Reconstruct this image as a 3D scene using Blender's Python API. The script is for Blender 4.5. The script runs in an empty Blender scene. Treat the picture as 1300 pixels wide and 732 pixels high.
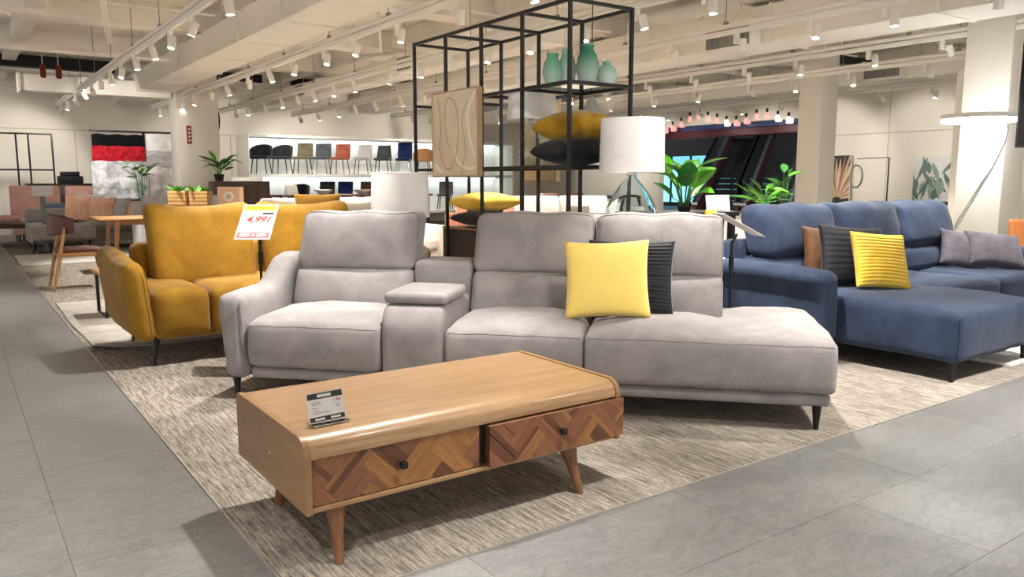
import bpy, math, random
from math import sin, cos, pi, radians as R, sqrt, atan2
from mathutils import Vector, Matrix
random.seed(7)
SC = bpy.context.scene
COL = SC.collection

# ---------------------------------------------------------------- camera, world, exposure
cam_d = bpy.data.cameras.new('camera'); cam = bpy.data.objects.new('camera', cam_d); COL.objects.link(cam)
cam_d.sensor_width = 36.0; cam_d.lens = 27.69; cam_d.clip_start = 0.05; cam_d.clip_end = 200
cam.location = (0, 0, 1.25); cam.rotation_euler = (R(90 - 7.745), 0, R(-35.36))
SC.camera = cam
W = bpy.data.worlds.new('world'); SC.world = W; W.use_nodes = True
bg = W.node_tree.nodes['Background']; bg.inputs[0].default_value = (1.0, 0.975, 0.94, 1); bg.inputs[1].default_value = 0.72
SC.view_settings.view_transform = 'Standard'; SC.view_settings.look = 'None'
SC.view_settings.gamma = 1.0; SC.view_settings.use_curve_mapping = False
SC.view_settings.exposure = 0.95
SPOT_W = 260.0          # watts of every ceiling track lamp

# ---------------------------------------------------------------- materials
def lin(c):
    if isinstance(c, str):
        c = [int(c[i:i + 2], 16) / 255 for i in (0, 2, 4)]
    return tuple((x / 12.92 if x <= .04045 else ((x + .055) / 1.055) ** 2.4) for x in c) + (1.0,)
MATS = {}
def nmat(name):
    m = bpy.data.materials.new(name); m.use_nodes = True; nt = m.node_tree
    return m, nt, nt.nodes['Principled BSDF']
def N(nt, t, **kw):
    n = nt.nodes.new(t)
    for k, v in kw.items():
        if k.startswith('i_'):
            n.inputs[int(k[2:]) if k[2:].isdigit() else k[2:].replace('_', ' ')].default_value = v
        else: setattr(n, k, v)
    return n
def ramp(nt, fac, stops):
    r = N(nt, 'ShaderNodeValToRGB'); el = r.color_ramp.elements
    while len(el) < len(stops): el.new(.5)
    for e, (p, c) in zip(el, stops): e.position = p; e.color = c if len(c) == 4 else lin(c)
    nt.links.new(fac, r.inputs[0]); return r.outputs[0]
def noise(nt, vec, scale, detail=3, rough=.55, stretch=None, dist=0):
    if stretch:
        mp = N(nt, 'ShaderNodeMapping'); mp.inputs['Scale'].default_value = stretch
        nt.links.new(vec, mp.inputs[0]); vec = mp.outputs[0]
    n = N(nt, 'ShaderNodeTexNoise'); n.inputs['Scale'].default_value = scale; n.inputs['Detail'].default_value = detail
    n.inputs['Roughness'].default_value = rough; n.inputs['Distortion'].default_value = dist
    nt.links.new(vec, n.inputs['Vector']); return n.outputs['Fac']
def mixc(nt, fac, a, b, mode='MIX'):
    m = N(nt, 'ShaderNodeMix', data_type='RGBA', blend_type=mode)
    for s, v in ((0, fac), (6, a), (7, b)):
        if hasattr(v, 'is_output'): nt.links.new(v, m.inputs[s])
        else: m.inputs[s].default_value = v if not isinstance(v, str) else lin(v)
    return m.outputs[2]
def bump(nt, b, h, strength, dist=.01):
    n = N(nt, 'ShaderNodeBump'); n.inputs['Strength'].default_value = strength; n.inputs['Distance'].default_value = dist
    nt.links.new(h, n.inputs['Height']); nt.links.new(n.outputs[0], b.inputs['Normal'])
def plain(name, col, rough=.5, metal=0, var=.0, scale=8, spec=.5, bmp=0, emit=None, es=1):
    if name in MATS: return MATS[name]
    m, nt, b = nmat(name)
    b.inputs['Base Color'].default_value = lin(col); b.inputs['Roughness'].default_value = rough
    b.inputs['Metallic'].default_value = metal; b.inputs['Specular IOR Level'].default_value = spec
    tc = N(nt, 'ShaderNodeTexCoord').outputs['Object']
    f = noise(nt, tc, scale)
    v = var or .06
    c = lin(col)
    nt.links.new(ramp(nt, f, [(.3, tuple(x * (1 - v) for x in c[:3]) + (1,)), (.7, tuple(min(1, x * (1 + v)) for x in c[:3]) + (1,))]), b.inputs['Base Color'])
    if bmp: bump(nt, b, noise(nt, tc, scale * 12), bmp, .004)
    if emit: b.inputs['Emission Color'].default_value = lin(emit); b.inputs['Emission Strength'].default_value = es
    MATS[name] = m; return m
def fabric(name, a, b_, scale=5, fine=420, sheen=.35, rough=.85, bs=.25, stretch=None):
    if name in MATS: return MATS[name]
    m, nt, b = nmat(name)
    tc = N(nt, 'ShaderNodeTexCoord').outputs['Object']
    n1 = noise(nt, tc, scale, 4, .6, stretch, .6); n2 = noise(nt, tc, fine, 2)
    c = ramp(nt, n1, [(.36, a), (.64, b_)])
    c = mixc(nt, .18, c, ramp(nt, n2, [(.3, '202020'), (.7, 'f0f0f0')]), 'OVERLAY')
    nt.links.new(c, b.inputs['Base Color']); b.inputs['Roughness'].default_value = rough
    b.inputs['Specular IOR Level'].default_value = .2
    b.inputs['Sheen Weight'].default_value = sheen; b.inputs['Sheen Roughness'].default_value = .4
    bump(nt, b, n2, bs, .002)
    MATS[name] = m; return m
def wood(name, a, b_, axis=0, scale=6, rough=.4, rnd=.0, coat=.0):
    if name in MATS: return MATS[name]
    m, nt, b = nmat(name)
    tc = N(nt, 'ShaderNodeTexCoord').outputs['Object']
    oi = N(nt, 'ShaderNodeObjectInfo')
    va = N(nt, 'ShaderNodeVectorMath', operation='SCALE'); va.inputs[0].default_value = (13, 7, 5); nt.links.new(oi.outputs['Random'], va.inputs['Scale'])
    ad = N(nt, 'ShaderNodeVectorMath', operation='ADD'); nt.links.new(tc, ad.inputs[0]); nt.links.new(va.outputs[0], ad.inputs[1])
    st = [12, 12, 12]; st[axis] = 1
    n1 = noise(nt, ad.outputs[0], scale, 5, .6, tuple(st), .4); n2 = noise(nt, ad.outputs[0], scale * 6, 3, .6, tuple(st))
    c = ramp(nt, n1, [(.32, a), (.68, b_)])
    c = mixc(nt, .2, c, ramp(nt, n2, [(.3, '303030'), (.7, 'e0e0e0')]), 'OVERLAY')
    if rnd:
        hs = N(nt, 'ShaderNodeHueSaturation'); mr = N(nt, 'ShaderNodeMapRange'); nt.links.new(oi.outputs['Random'], mr.inputs[0])
        mr.inputs[3].default_value = 1 - rnd; mr.inputs[4].default_value = 1 + rnd
        nt.links.new(mr.outputs[0], hs.inputs['Value']); nt.links.new(c, hs.inputs['Color']); c = hs.outputs[0]
    nt.links.new(c, b.inputs['Base Color']); b.inputs['Roughness'].default_value = rough
    b.inputs['Coat Weight'].default_value = coat; b.inputs['Coat Roughness'].default_value = .15
    bump(nt, b, n2, .06, .002)
    MATS[name] = m; return m
def glass(name, col='f4fbfb', rough=.02, ior=1.45, alpha=None):
    if name in MATS: return MATS[name]
    m, nt, b = nmat(name)
    b.inputs['Base Color'].default_value = lin(col); b.inputs['Roughness'].default_value = rough
    b.inputs['Transmission Weight'].default_value = 1; b.inputs['IOR'].default_value = ior
    MATS[name] = m; return m
def emis(name, col, s):
    if name in MATS: return MATS[name]
    m, nt, b = nmat(name)
    b.inputs['Base Color'].default_value = lin(col); b.inputs['Emission Color'].default_value = lin(col); b.inputs['Emission Strength'].default_value = s
    MATS[name] = m; return m

# ---------------------------------------------------------------- mesh building
class MB:
    def __init__(s): s.v = []; s.f = []
    def add(s, v, f):
        o = len(s.v); s.v += [tuple(p) for p in v]; s.f += [tuple(i + o for i in q) for q in f]; return s
    def box(s, x0, x1, y0, y1, z0, z1):
        return s.add([(x, y, z) for x in (x0, x1) for y in (y0, y1) for z in (z0, z1)],
                     [(0, 1, 3, 2), (4, 6, 7, 5), (0, 4, 5, 1), (2, 3, 7, 6), (0, 2, 6, 4), (1, 5, 7, 3)])
    def soft(s, x0, x1, y0, y1, z0, z1, r=.03, n=6, k=3, bulge=None, fn=None):
        """box with rounded edges; bulge: dict of '+x','-x',... -> metres; fn(x,y,z) moves points afterwards"""
        c = ((x0 + x1) / 2, (y0 + y1) / 2, (z0 + z1) / 2); h = (abs(x1 - x0) / 2, abs(y1 - y0) / 2, abs(z1 - z0) / 2)
        r = min(r, *[q * .999 for q in h]); AX = []
        for a in range(3):
            H = h[a]; e = [-H + r * (1 - cos(pi / 2 * i / k)) * 1.0 for i in range(k)]
            m = [-(H - r) + 2 * (H - r) * i / n for i in range(n + 1)]
            AX.append(e + m + [-q for q in reversed(e)])
        L = [len(a) for a in AX]; idx = {}; vs = []
        bl = bulge or {}
        def vid(i, j, l):
            key = (i, j, l)
            if key in idx: return idx[key]
            p = [AX[0][i], AX[1][j], AX[2][l]]
            q = [max(-(h[a] - r), min(h[a] - r, p[a])) for a in range(3)]
            d = [p[a] - q[a] for a in range(3)]; ln = sqrt(sum(x * x for x in d))
            if ln > 1e-9: p = [q[a] + d[a] / ln * r for a in range(3)]
            t = [max(-1, min(1, p[a] / h[a])) for a in range(3)]
            o = list(p)
            for a, nm in enumerate('xyz'):
                b1, b2 = (a + 1) % 3, (a + 2) % 3
                w = (1 - t[b1] ** 2) ** .8 * (1 - t[b2] ** 2) ** .8
                bb = bl.get('+' + nm, 0) if t[a] > 0 else bl.get('-' + nm, 0)
                if bb: o[a] += bb * w * t[a]
            o = [o[a] + c[a] for a in range(3)]
            if fn: o = fn(*o)
            idx[key] = len(vs); vs.append(tuple(o)); return idx[key]
        fs = []
        for a in range(3):
            b1, b2 = (a + 1) % 3, (a + 2) % 3
            for side in (0, L[a] - 1):
                for i in range(L[b1] - 1):
                    for j in range(L[b2] - 1):
                        q = []
                        for (di, dj) in ((0, 0), (1, 0), (1, 1), (0, 1)):
                            k3 = [0, 0, 0]; k3[a] = side; k3[b1] = i + di; k3[b2] = j + dj; q.append(vid(*k3))
                        fs.append(tuple(q) if side else tuple(reversed(q)))
        return s.add(vs, fs)
    def rb(s, x0, x1, y0, y1, z0, z1, r=.008): return s.soft(x0, x1, y0, y1, z0, z1, r, 1, 2)
    def cyl(s, p0, p1, r0, r1=None, n=12, caps=True):
        r1 = r0 if r1 is None else r1
        p0 = Vector(p0); p1 = Vector(p1); d = (p1 - p0).normalized()
        u = d.orthogonal().normalized(); w = d.cross(u)
        v = [p + (u * cos(2 * pi * i / n) + w * sin(2 * pi * i / n)) * r for p, r in ((p0, r0), (p1, r1)) for i in range(n)]
        f = [(i, (i + 1) % n, n + (i + 1) % n, n + i) for i in range(n)]
        if caps: f += [tuple(reversed(range(n))), tuple(range(n, 2 * n))]
        return s.add(v, f)
    def tube(s, path, r, n=8, closed=False):
        P = [Vector(p) for p in path]; m = len(P); vs = []; fs = []; u = None
        for i in range(m):
            a = P[(i - 1) % m] if (closed or i) else P[0]; b = P[(i + 1) % m] if (closed or i < m - 1) else P[-1]
            d = (b - a).normalized()
            u = d.orthogonal().normalized() if u is None else (u - d * u.dot(d)).normalized()
            w = d.cross(u); rr = r[i] if isinstance(r, (list, tuple)) else r
            vs += [P[i] + (u * cos(2 * pi * k / n) + w * sin(2 * pi * k / n)) * rr for k in range(n)]
        for i in range(m if closed else m - 1):
            j = (i + 1) % m
            fs += [(i * n + k, i * n + (k + 1) % n, j * n + (k + 1) % n, j * n + k) for k in range(n)]
        if not closed: fs += [tuple(reversed(range(n))), tuple(range((m - 1) * n, m * n))]
        return s.add(vs, fs)
    def lathe(s, prof, n=24, c=(0, 0, 0), closed=False):
        m = len(prof); vs = [(c[0] + r * cos(2 * pi * i / n), c[1] + r * sin(2 * pi * i / n), c[2] + z) for r, z in prof for i in range(n)]
        fs = [(j * n + i, j * n + (i + 1) % n, (j + 1) * n + (i + 1) % n, (j + 1) * n + i) for j in range(m - 1) for i in range(n)]
        if closed: fs += [((m - 1) * n + i, (m - 1) * n + (i + 1) % n, (i + 1) % n, i) for i in range(n)]
        else: fs += [tuple(reversed(range(n))), tuple(range((m - 1) * n, m * n))]
        return s.add(vs, fs)
    def prism(s, poly, a, b, axis='x'):
        """extrude a 2-D polygon along an axis; poly in the two other axes in order (y,z) (x,z) (x,y)"""
        n = len(poly)
        def pt(p, t): return {'x': (t, p[0], p[1]), 'y': (p[0], t, p[1]), 'z': (p[0], p[1], t)}[axis]
        v = [pt(p, a) for p in poly] + [pt(p, b) for p in poly]
        return s.add(v, [(i, (i + 1) % n, n + (i + 1) % n, n + i) for i in range(n)] + [tuple(reversed(range(n))), tuple(range(n, 2 * n))])
    def map(s, fn): s.v = [tuple(fn(*p)) for p in s.v]; return s
    def mesh(s, name, sharp=38):
        me = bpy.data.meshes.new(name); me.from_pydata(s.v, [], s.f); me.validate(); me.update()
        import bmesh
        b = bmesh.new(); b.from_mesh(me); bmesh.ops.recalc_face_normals(b, faces=b.faces[:]); b.to_mesh(me); b.free()
        me.polygons.foreach_set('use_smooth', [True] * len(me.polygons))
        me.set_sharp_from_angle(angle=R(sharp)); return me
    def build(s, name, mat, parent=None, loc=None, rot=None, sharp=38):
        o = bpy.data.objects.new(name, s.mesh(name, sharp)); o.data.materials.append(mat); COL.objects.link(o)
        if parent: o.parent = parent
        if loc: o.location = loc
        if rot: o.rotation_euler = rot
        return o
def tag(o, label, cat, group=None, kind=None):
    o['label'] = label; o['category'] = cat
    if group: o['group'] = group
    if kind: o['kind'] = kind
    return o
def thing(name, label, cat, loc=(0, 0, 0), rz=0, group=None):
    o = bpy.data.objects.new(name, None); o.empty_display_size = .1; COL.objects.link(o); o.location = loc; o.rotation_euler = (0, 0, rz)
    return tag(o, label, cat, group)
def struct(o, label=None):
    o['kind'] = 'structure'
    if label: o['label'] = label
    return o
def copy_tree(o, parent=None):
    c = o.copy(); COL.objects.link(c); c.parent = parent
    for ch in o.children: copy_tree(ch, c)
    return c
def basis(o, loc, x, y):
    x = Vector(x).normalized(); y = Vector(y); y = (y - x * y.dot(x)).normalized(); z = x.cross(y)
    m = Matrix((x, y, z)).transposed().to_4x4(); m.translation = Vector(loc); o.matrix_world = m; return o
_fonts = {}
def text(name, body, size, mat, parent, loc, rot=(0, 0, 0), shear=0, bold=0, align='CENTER'):
    cu = bpy.data.curves.new(name, 'FONT'); cu.body = body; cu.size = size; cu.shear = shear; cu.offset = bold; cu.extrude = .0006
    cu.align_x = align; cu.align_y = 'CENTER'
    t = bpy.data.objects.new(name + '_curve', cu); COL.objects.link(t)
    dg = bpy.context.evaluated_depsgraph_get(); dg.update()
    me = bpy.data.meshes.new_from_object(t.evaluated_get(dg)); bpy.data.objects.remove(t); bpy.data.curves.remove(cu)
    me.materials.clear(); me.materials.append(mat)
    o = bpy.data.objects.new(name, me); COL.objects.link(o); o.parent = parent; o.location = loc; o.rotation_euler = rot; return o

# shared materials
M_black = plain('black_metal', '191817', .45, .3)
M_white = plain('white_paint', 'e9e4da', .5)
M_cream = plain('cream_ceiling_paint', 'f5efe4', .7, var=.04, scale=1.2)
M_duct = plain('painted_duct', 'f3ede2', .6, var=.03, scale=1.5)
M_wall = plain('wall_paint', 'e8e0d2', .75, var=.03, scale=.8)
M_paper = plain('white_card', 'e2e0dc', .5)
M_red = plain('print_red', 'd0342c', .5)
M_pinkred = plain('print_pink', 'e2707a', .5)
M_yel = plain('print_yellow', 'f2dc2a', .5)
M_ink = plain('print_black', '2a2a2a', .5)
M_grayink = plain('print_grey', '8a8a90', .5)
M_dark = plain('near_black', '0c0c0d', .6)
M_oak = wood('oak_veneer', '936f49', 'a9865f', 0, 2.2, .38, 0, .25)
M_oakY = wood('oak_veneer_side', '866440', '97744e', 1, 2.2, .42)
M_oakleg = wood('oak_leg', '6c462b', '815937', 2, 4, .42)
M_grey = fabric('grey_suede', '868181', '999392', 5, 300, .15)
M_mustard = fabric('mustard_velvet', '866019', '9b7322', 4, 500, .15)
M_blue = fabric('blue_velvet', '283347', '323e55', 7, 260, .12, .8, .3, (1, 1, .5))
# ================================================================ STRUCTURE
def m_tile():
    m, nt, b = nmat('stone_tile')
    tc = N(nt, 'ShaderNodeTexCoord').outputs['Object']; geo = N(nt, 'ShaderNodeNewGeometry')
    oi = N(nt, 'ShaderNodeObjectInfo')
    n1 = noise(nt, geo.outputs['Position'], 1.6, 6, .65, (1, 1, 1), .8); n2 = noise(nt, geo.outputs['Position'], 9, 8, .72, (1, 1.8, 1), 1.2)
    n3 = noise(nt, geo.outputs['Position'], 60, 4, .7)
    c = mixc(nt, .55, ramp(nt, n1, [(.3, '6c6b6a'), (.7, '828180')]), ramp(nt, n2, [(.3, '5c5b5a'), (.7, '949391')]))
    c = mixc(nt, .3, c, ramp(nt, n3, [(.3, '404040'), (.7, 'b8b8b8')]), 'OVERLAY')
    hs = N(nt, 'ShaderNodeHueSaturation'); mr = N(nt, 'ShaderNodeMapRange'); nt.links.new(oi.outputs['Random'], mr.inputs[0])
    mr.inputs[3].default_value = .93; mr.inputs[4].default_value = 1.06
    nt.links.new(mr.outputs[0], hs.inputs['Value']); nt.links.new(c, hs.inputs['Color'])
    nt.links.new(hs.outputs[0], b.inputs['Base Color'])
    rr = N(nt, 'ShaderNodeMapRange'); nt.links.new(n2, rr.inputs[0]); rr.inputs[3].default_value = .34; rr.inputs[4].default_value = .52
    nt.links.new(rr.outputs[0], b.inputs['Roughness']); bump(nt, b, n2, .05, .003)
    return m
M_tile = m_tile()
def m_carpet():
    m, nt, b = nmat('streaked_carpet')
    g = N(nt, 'ShaderNodeNewGeometry').outputs['Position']
    n1 = noise(nt, g, 6, 3, .6, (15, .55, 1)); n2 = noise(nt, g, 7, 3, .6, (1, 1, 1)); n3 = noise(nt, g, 160, 2, .6, (1, .25, 1))
    n4 = noise(nt, g, 22, 2, .6, (4.5, .35, 1))
    c = ramp(nt, n1, [(.36, '564f49'), (.5, '87807a'), (.62, 'b4aca0')])
    c = mixc(nt, .45, c, ramp(nt, n4, [(.37, '4c4641'), (.63, 'c0b8ac')]))
    c = mixc(nt, .25, c, ramp(nt, n2, [(.35, '756f69'), (.65, 'aaa298')]))
    c = mixc(nt, .35, c, ramp(nt, n3, [(.3, '282420'), (.7, 'e8e0d4')]), 'OVERLAY')
    nt.links.new(c, b.inputs['Base Color']); b.inputs['Roughness'].default_value = .95; b.inputs['Specular IOR Level'].default_value = .1
    ad = N(nt, 'ShaderNodeMath', operation='ADD'); nt.links.new(n1, ad.inputs[0]); nt.links.new(n3, ad.inputs[1]); bump(nt, b, ad.outputs[0], .5, .006)
    return m
M_carpet = m_carpet()
M_grout = plain('dark_joint', '5e5c5a', .8)
XC, YC = .76, 2.135       # the corner of the carpeted island
floor = struct(MB().box(-9, 32, -6, 26, -.12, -.006).build('floor', M_grout))
def floor_tile(x0, x1, y0, y1):
    g = .0008
    o = MB().box(x0 + g, x1 - g, y0 + g, y1 - g, -.006, 0).build('tile', M_tile, floor); return o
for i in range(5):                       # aisle tiles, long side away from the viewer
    x1 = XC - .525 * i; off = (i % 2) * .52
    for k in range(-1, 15): floor_tile(x1 - .525, x1, -.3 + off + 1.04 * k, -.3 + off + 1.04 * (k + 1))
for j in range(6):                       # tiles along the near edge of the carpet
    y1 = YC - .505 * j; off = 0 if j % 2 == 0 else -.49
    for k in range(-3, 9):
        x0 = 3.286 + off + .98 * k; x1 = x0 + .98; x0 = max(x0, XC)
        if x1 - x0 > .05: floor_tile(x0, x1, y1 - .505, y1)
rest = MB()
rest.box(-9, XC - .525 * 5, -6, 26, -.006, -.0005); rest.box(XC - .525 * 5, XC, 14.6, 26, -.006, -.0005); rest.box(XC, 32, -6, YC - .505 * 6, -.006, -.0005)
rest.box(11.1, 32, YC - .505 * 6, 26, -.006, -.0005); rest.box(XC, 11.1, 19.5, 26, -.006, -.0005); rest.box(XC - .525*5, XC, -6, -1.34, -.006, -.0005)
o = rest.build('far_tiling', M_tile, floor); o['kind'] = 'stuff'
carpet = tag(MB().box(XC, 11.1, YC, 19.5, -.005, .004).build('area_carpet', M_carpet), 'huge beige and grey streaked carpet under all the sofas', 'carpet')
M_trimmetal = plain('metal_edge', 'b9b4aa', .4, .6)
struct(MB().box(XC - .006, XC, YC, 19.5, -.004, .006).build('trim_1', M_trimmetal)); struct(MB().box(XC - .006, 11.1, YC - .006, YC, -.004, .006).build('trim_2', M_trimmetal))

# walls
YB, XR = 22.0, 17.0
struct(MB().box(-9, XR + .3, YB, YB + .2, 0, 4.2).build('wall_back', M_wall))
wr = MB(); wr.box(XR, XR + .2, 16.5, YB, 0, 4.2); wr.box(XR, XR + .2, -6, 11.9, 0, 4.2); wr.box(XR, XR + .2, 11.9, 16.5, 2.78, 4.2)
struct(wr.build('wall_right', M_wall))
def col(name, x0, x1, y0, y1):
    return struct(MB().rb(x0, x1, y0, y1, 0, 3.75, .012).build(name, M_wall))
COLUMNS = [('column_1', 3.83, 4.65, 17.0, 17.6), ('column_2', 12.05, 12.5, 8.0, 8.45), ('column_3', 9.55, 10.05, 4.05, 4.55)]
for c_ in COLUMNS: col(*c_)
# ceiling with beams
ceil = struct(MB().box(-9, XR + .2, -6, YB + .2, 3.75, 3.9).build('ceiling', M_cream))
for y in (1.2, 3.7, 6.2, 9.3, 12.4, 15.5, 18.6, 21.4):
    MB().rb(-9, XR, y, y + .42, 3.42, 3.75, .01).build('beam', M_cream, ceil)
for x in (-2.5, 1.0, 6.3, 10.8, 15.0):
    MB().rb(x, x + .22, -6, YB, 3.5, 3.75, .008).build('rib_beam', M_cream, ceil)
# ================================================================ CEILING SERVICES
M_grille = plain('grey_grille', '8d8a84', .5)
M_lens = emis('lamp_lens', 'fff1dc', 14)
def duct(label, x0, x1, y0, y1, z0, z1, step=1.6):
    t = thing('air_duct', label, 'duct', ((x0 + x1) / 2, y0, 0)); cx = (x0 + x1) / 2
    y = y0
    while y < y1 - .1:
        e = min(y1, y + step)
        MB().rb(x0 - cx, x1 - cx, y - y0 + .006, e - y0 - .006, z0, z1, .012).build('duct_section', M_duct, t)
        MB().box(x0 - cx - .012, x1 - cx + .012, e - y0 - .02, e - y0 + .02, z0 - .012, z1 + .012).build('flange', M_duct, t)
        for xx in (x0 - cx + .05, x1 - cx - .05): MB().cyl((xx, (y + e) / 2 - y0, z1 - .01), (xx, (y + e) / 2 - y0, 3.76), .006, n=6).build('hanger_rod', M_duct, t)
        y = e
    return t
def grille(t, x, y, z0, z1, w, d=-1, depth=.18):
    """diffuser box on the side of a duct, its louvres facing -x (d=-1); coordinates in the duct frame"""
    g = MB(); g.rb(x - depth, x, y, y + w, z0, z1, .01); o = g.build('diffuser', M_duct, t)
    MB().box(x - depth - .004, x - depth, y + .04, y + w - .04, z0 + .04, z1 - .04).build('louvre_back', M_grille, o)
    n = 9
    for i in range(n):
        yy = y + .05 + (w - .1) * i / (n - 1)
        MB().box(x - depth - .014, x - depth - .004, yy - .008, yy + .008, z0 + .04, z1 - .04).build('louvre', M_grille, o)
def grilleF(t, y, x, w, z0, z1, depth=.22):
    """diffuser box with louvres facing the viewer (-y)"""
    o = MB().rb(x, x + w, y - depth, y, z0, z1, .01).build('diffuser', M_duct, t)
    MB().box(x + .05, x + w - .05, y - depth - .004, y - depth, z0 + .05, z1 - .05).build('louvre_back', M_grille, o)
    for i in range(11):
        xx = x + .06 + (w - .12) * i / 10
        MB().box(xx - .008, xx + .008, y - depth - .016, y - depth - .004, z0 + .05, z1 - .05).build('louvre', M_grille, o)
d1 = duct('big cream rectangular air duct crossing the ceiling left of the black rack', 3.13, 3.8, 7.2, 19.8, 3.0, 3.36)
grilleF(d1, 3.1, -.36, .3, 3.04, 3.34)
d1b = duct('wide cream duct plenum at the top edge above the grey sofa', 3.02, 3.86, 3.2, 7.0, 3.02, 3.4, 1.9)
d2 = duct('cream air duct with a louvred grille at upper right', 8.2, 8.95, 2.2, 18.5, 2.92, 3.36, 2.0)
grille(d2, -.375, 4.12, 2.86, 3.21, .74)
d3 = duct('slim cream air duct running behind the black rack', 6.1, 6.5, 8.0, 20.5, 2.95, 3.25, 1.8)
grille(d3, -.2, 3.0, 2.93, 3.2, .5); grille(d3, -.2, 7.5, 2.93, 3.2, .5)
d4 = duct('far cream air duct near the white art wall', 13.2, 13.8, 4.0, 20.0, 2.95, 3.3, 2.0)
grille(d4, -.3, 3.2, 2.95, 3.2, .7)
d5 = thing('air_duct', 'cream cross duct near the rug display under the ceiling', 'duct', (2.2, 17.4, 0))
MB().rb(-1.0, 1.6, -.2, .2, 2.9, 3.2, .01).build('duct_section', M_duct, d5); MB().box(-1.02, -.98, -.22, .22, 2.88, 3.22).build('flange', M_duct, d5)
# sprinkler pipes, and near-black boxes as strips between beams
def pipe(label, pts, r, m=M_duct):
    t = thing('ceiling_pipe', label, 'pipe', pts[0]); o = Vector(pts[0])
    MB().tube([Vector(p) - o for p in pts], r).build('pipe_run', m, t)
    a, b = Vector(pts[0]), Vector(pts[-1]); n = max(2, int((b - a).length / 2))
    for i in range(n):
        p = a.lerp(b, (i + .5) / n) - o
        MB().cyl(p, (p.x, p.y, 3.75 - o.z), .006, n=6).build('hanger_rod', M_duct, t)
        MB().cyl((p.x, p.y, p.z - r * 1.3), (p.x, p.y, p.z + r * 1.3), r * 1.35, n=8).build('clamp', M_duct, t)
    return t
pipe('thin cream pipe across the ceiling at top left', [(-6, 9.0, 3.385), (3.0, 9.0, 3.385)], .03)
pipe('second thin cream pipe across the far left ceiling', [(-6, 13.6, 3.15), (3.0, 13.6, 3.15)], .035)
pipe('thin cream pipe over the chair display wall', [(4.2, 18.0, 3.395), (16, 18.0, 3.395)], .035)
pipe('cream pipe crossing the right part of the ceiling', [(9.0, 5.9, 3.395), (16.8, 5.9, 3.395)], .03)
pipe('cream pipe crossing over the escalator opening', [(9.0, 10.6, 3.395), (16.8, 10.6, 3.395)], .035)
pipe('cream diagonal pipe joining the ceiling beams at left', [(1.25, 8.4, 3.5), (2.0, 12.6, 3.2)], .04)
for lab, x0, x1, y in (('black strip between the beams at far left', -4, 2.9, 17.95), ('black strip above the tracks left of the rack', 5.0, 5.95, 18.2), ('black strip behind the far duct', 6.7, 8.0, 18.3), ('black strip at the far right ceiling', 13.9, 15.2, 9.0)):
    t = thing('black_strip', lab, 'cable tray', ((x0 + x1) / 2, y, 3.5)); w = (x1 - x0) / 2
    MB().box(-w, w, -.1, .1, -.1, .12).build('strip_body', M_dark, t)
    for i in range(4): MB().cyl((-w + (i + .5) * w / 2, 0, .1), (-w + (i + .5) * w / 2, 0, .25), .008, n=6).build('hanger_rod', M_duct, t)
# tracks and spot lamps
def track(label, x, y0, y1, z):
    t = thing('lighting_track', label, 'track', (x, y0, z))
    MB().rb(-.022, .022, 0, y1 - y0, -.02, .035, .006).build('rail', M_duct, t)
    MB().tube([(0, 0, .075), (0, y1 - y0, .075)], .028).build('conduit', M_duct, t)
    n = max(2, int((y1 - y0) / 1.6))
    for i in range(n):
        y = (y1 - y0) * (i + .5) / n
        MB().cyl((0, y, .05), (0, y, 3.76 - z), .005, n=6).build('hanger_rod', M_grille, t)
        MB().rb(-.016, .016, y - .03, y + .03, .06, .13, .004).build('clip', M_grille, t)
    return t
def spot_proto():
    me = {}
    me['gear_box'] = MB().rb(-.026, .026, -.026, .026, -.13, -.02, .006).mesh('gear_box')
    me['arm'] = MB().cyl((0, -.02, -.12), (0, -.085, -.135), .009, n=8).mesh('arm')
    h = MB(); h.lathe([(.015, .07), (.036, .066), (.04, .055), (.04, -.07), (.035, -.07), (.033, -.05), (.001, -.05)], 14); me['head'] = h.mesh('head')
    me['lens'] = MB().lathe([(.032, -.052), (.032, -.06), (.001, -.062)], 14).mesh('lens')
    for k, m in me.items(): m.materials.append(M_lens if k == 'lens' else M_duct)
    return me
SPM = spot_proto()
def spot_lamp(x, y, z, aim, label, group, watts=None, size=76, light=True):
    t = thing('track_spotlight', label, 'spotlight', (x, y, z), 0, group)
    for k in ('gear_box', 'arm'):
        o = bpy.data.objects.new(k, SPM[k]); COL.objects.link(o); o.parent = t
    h = bpy.data.objects.new('head', SPM['head']); COL.objects.link(h); h.parent = t; h.location = (0, -.09, -.15)
    d = (Vector(aim) - Vector((x, y - .09, z - .15))).normalized(); q = d.to_track_quat('-Z', 'Y'); h.rotation_euler = q.to_euler()
    l = bpy.data.objects.new('lens', SPM['lens']); COL.objects.link(l); l.parent = h
    if light:
        ld = bpy.data.lights.new('lamp_light', 'SPOT'); ld.energy = watts or SPOT_W; ld.spot_size = R(size); ld.spot_blend = .55; ld.shadow_soft_size = .04
        ld.color = (1.0, .95, .89); lo = bpy.data.objects.new('lamp_light', ld); COL.objects.link(lo); lo.parent = h; lo.location = (0, 0, -.075)
    return t
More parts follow.
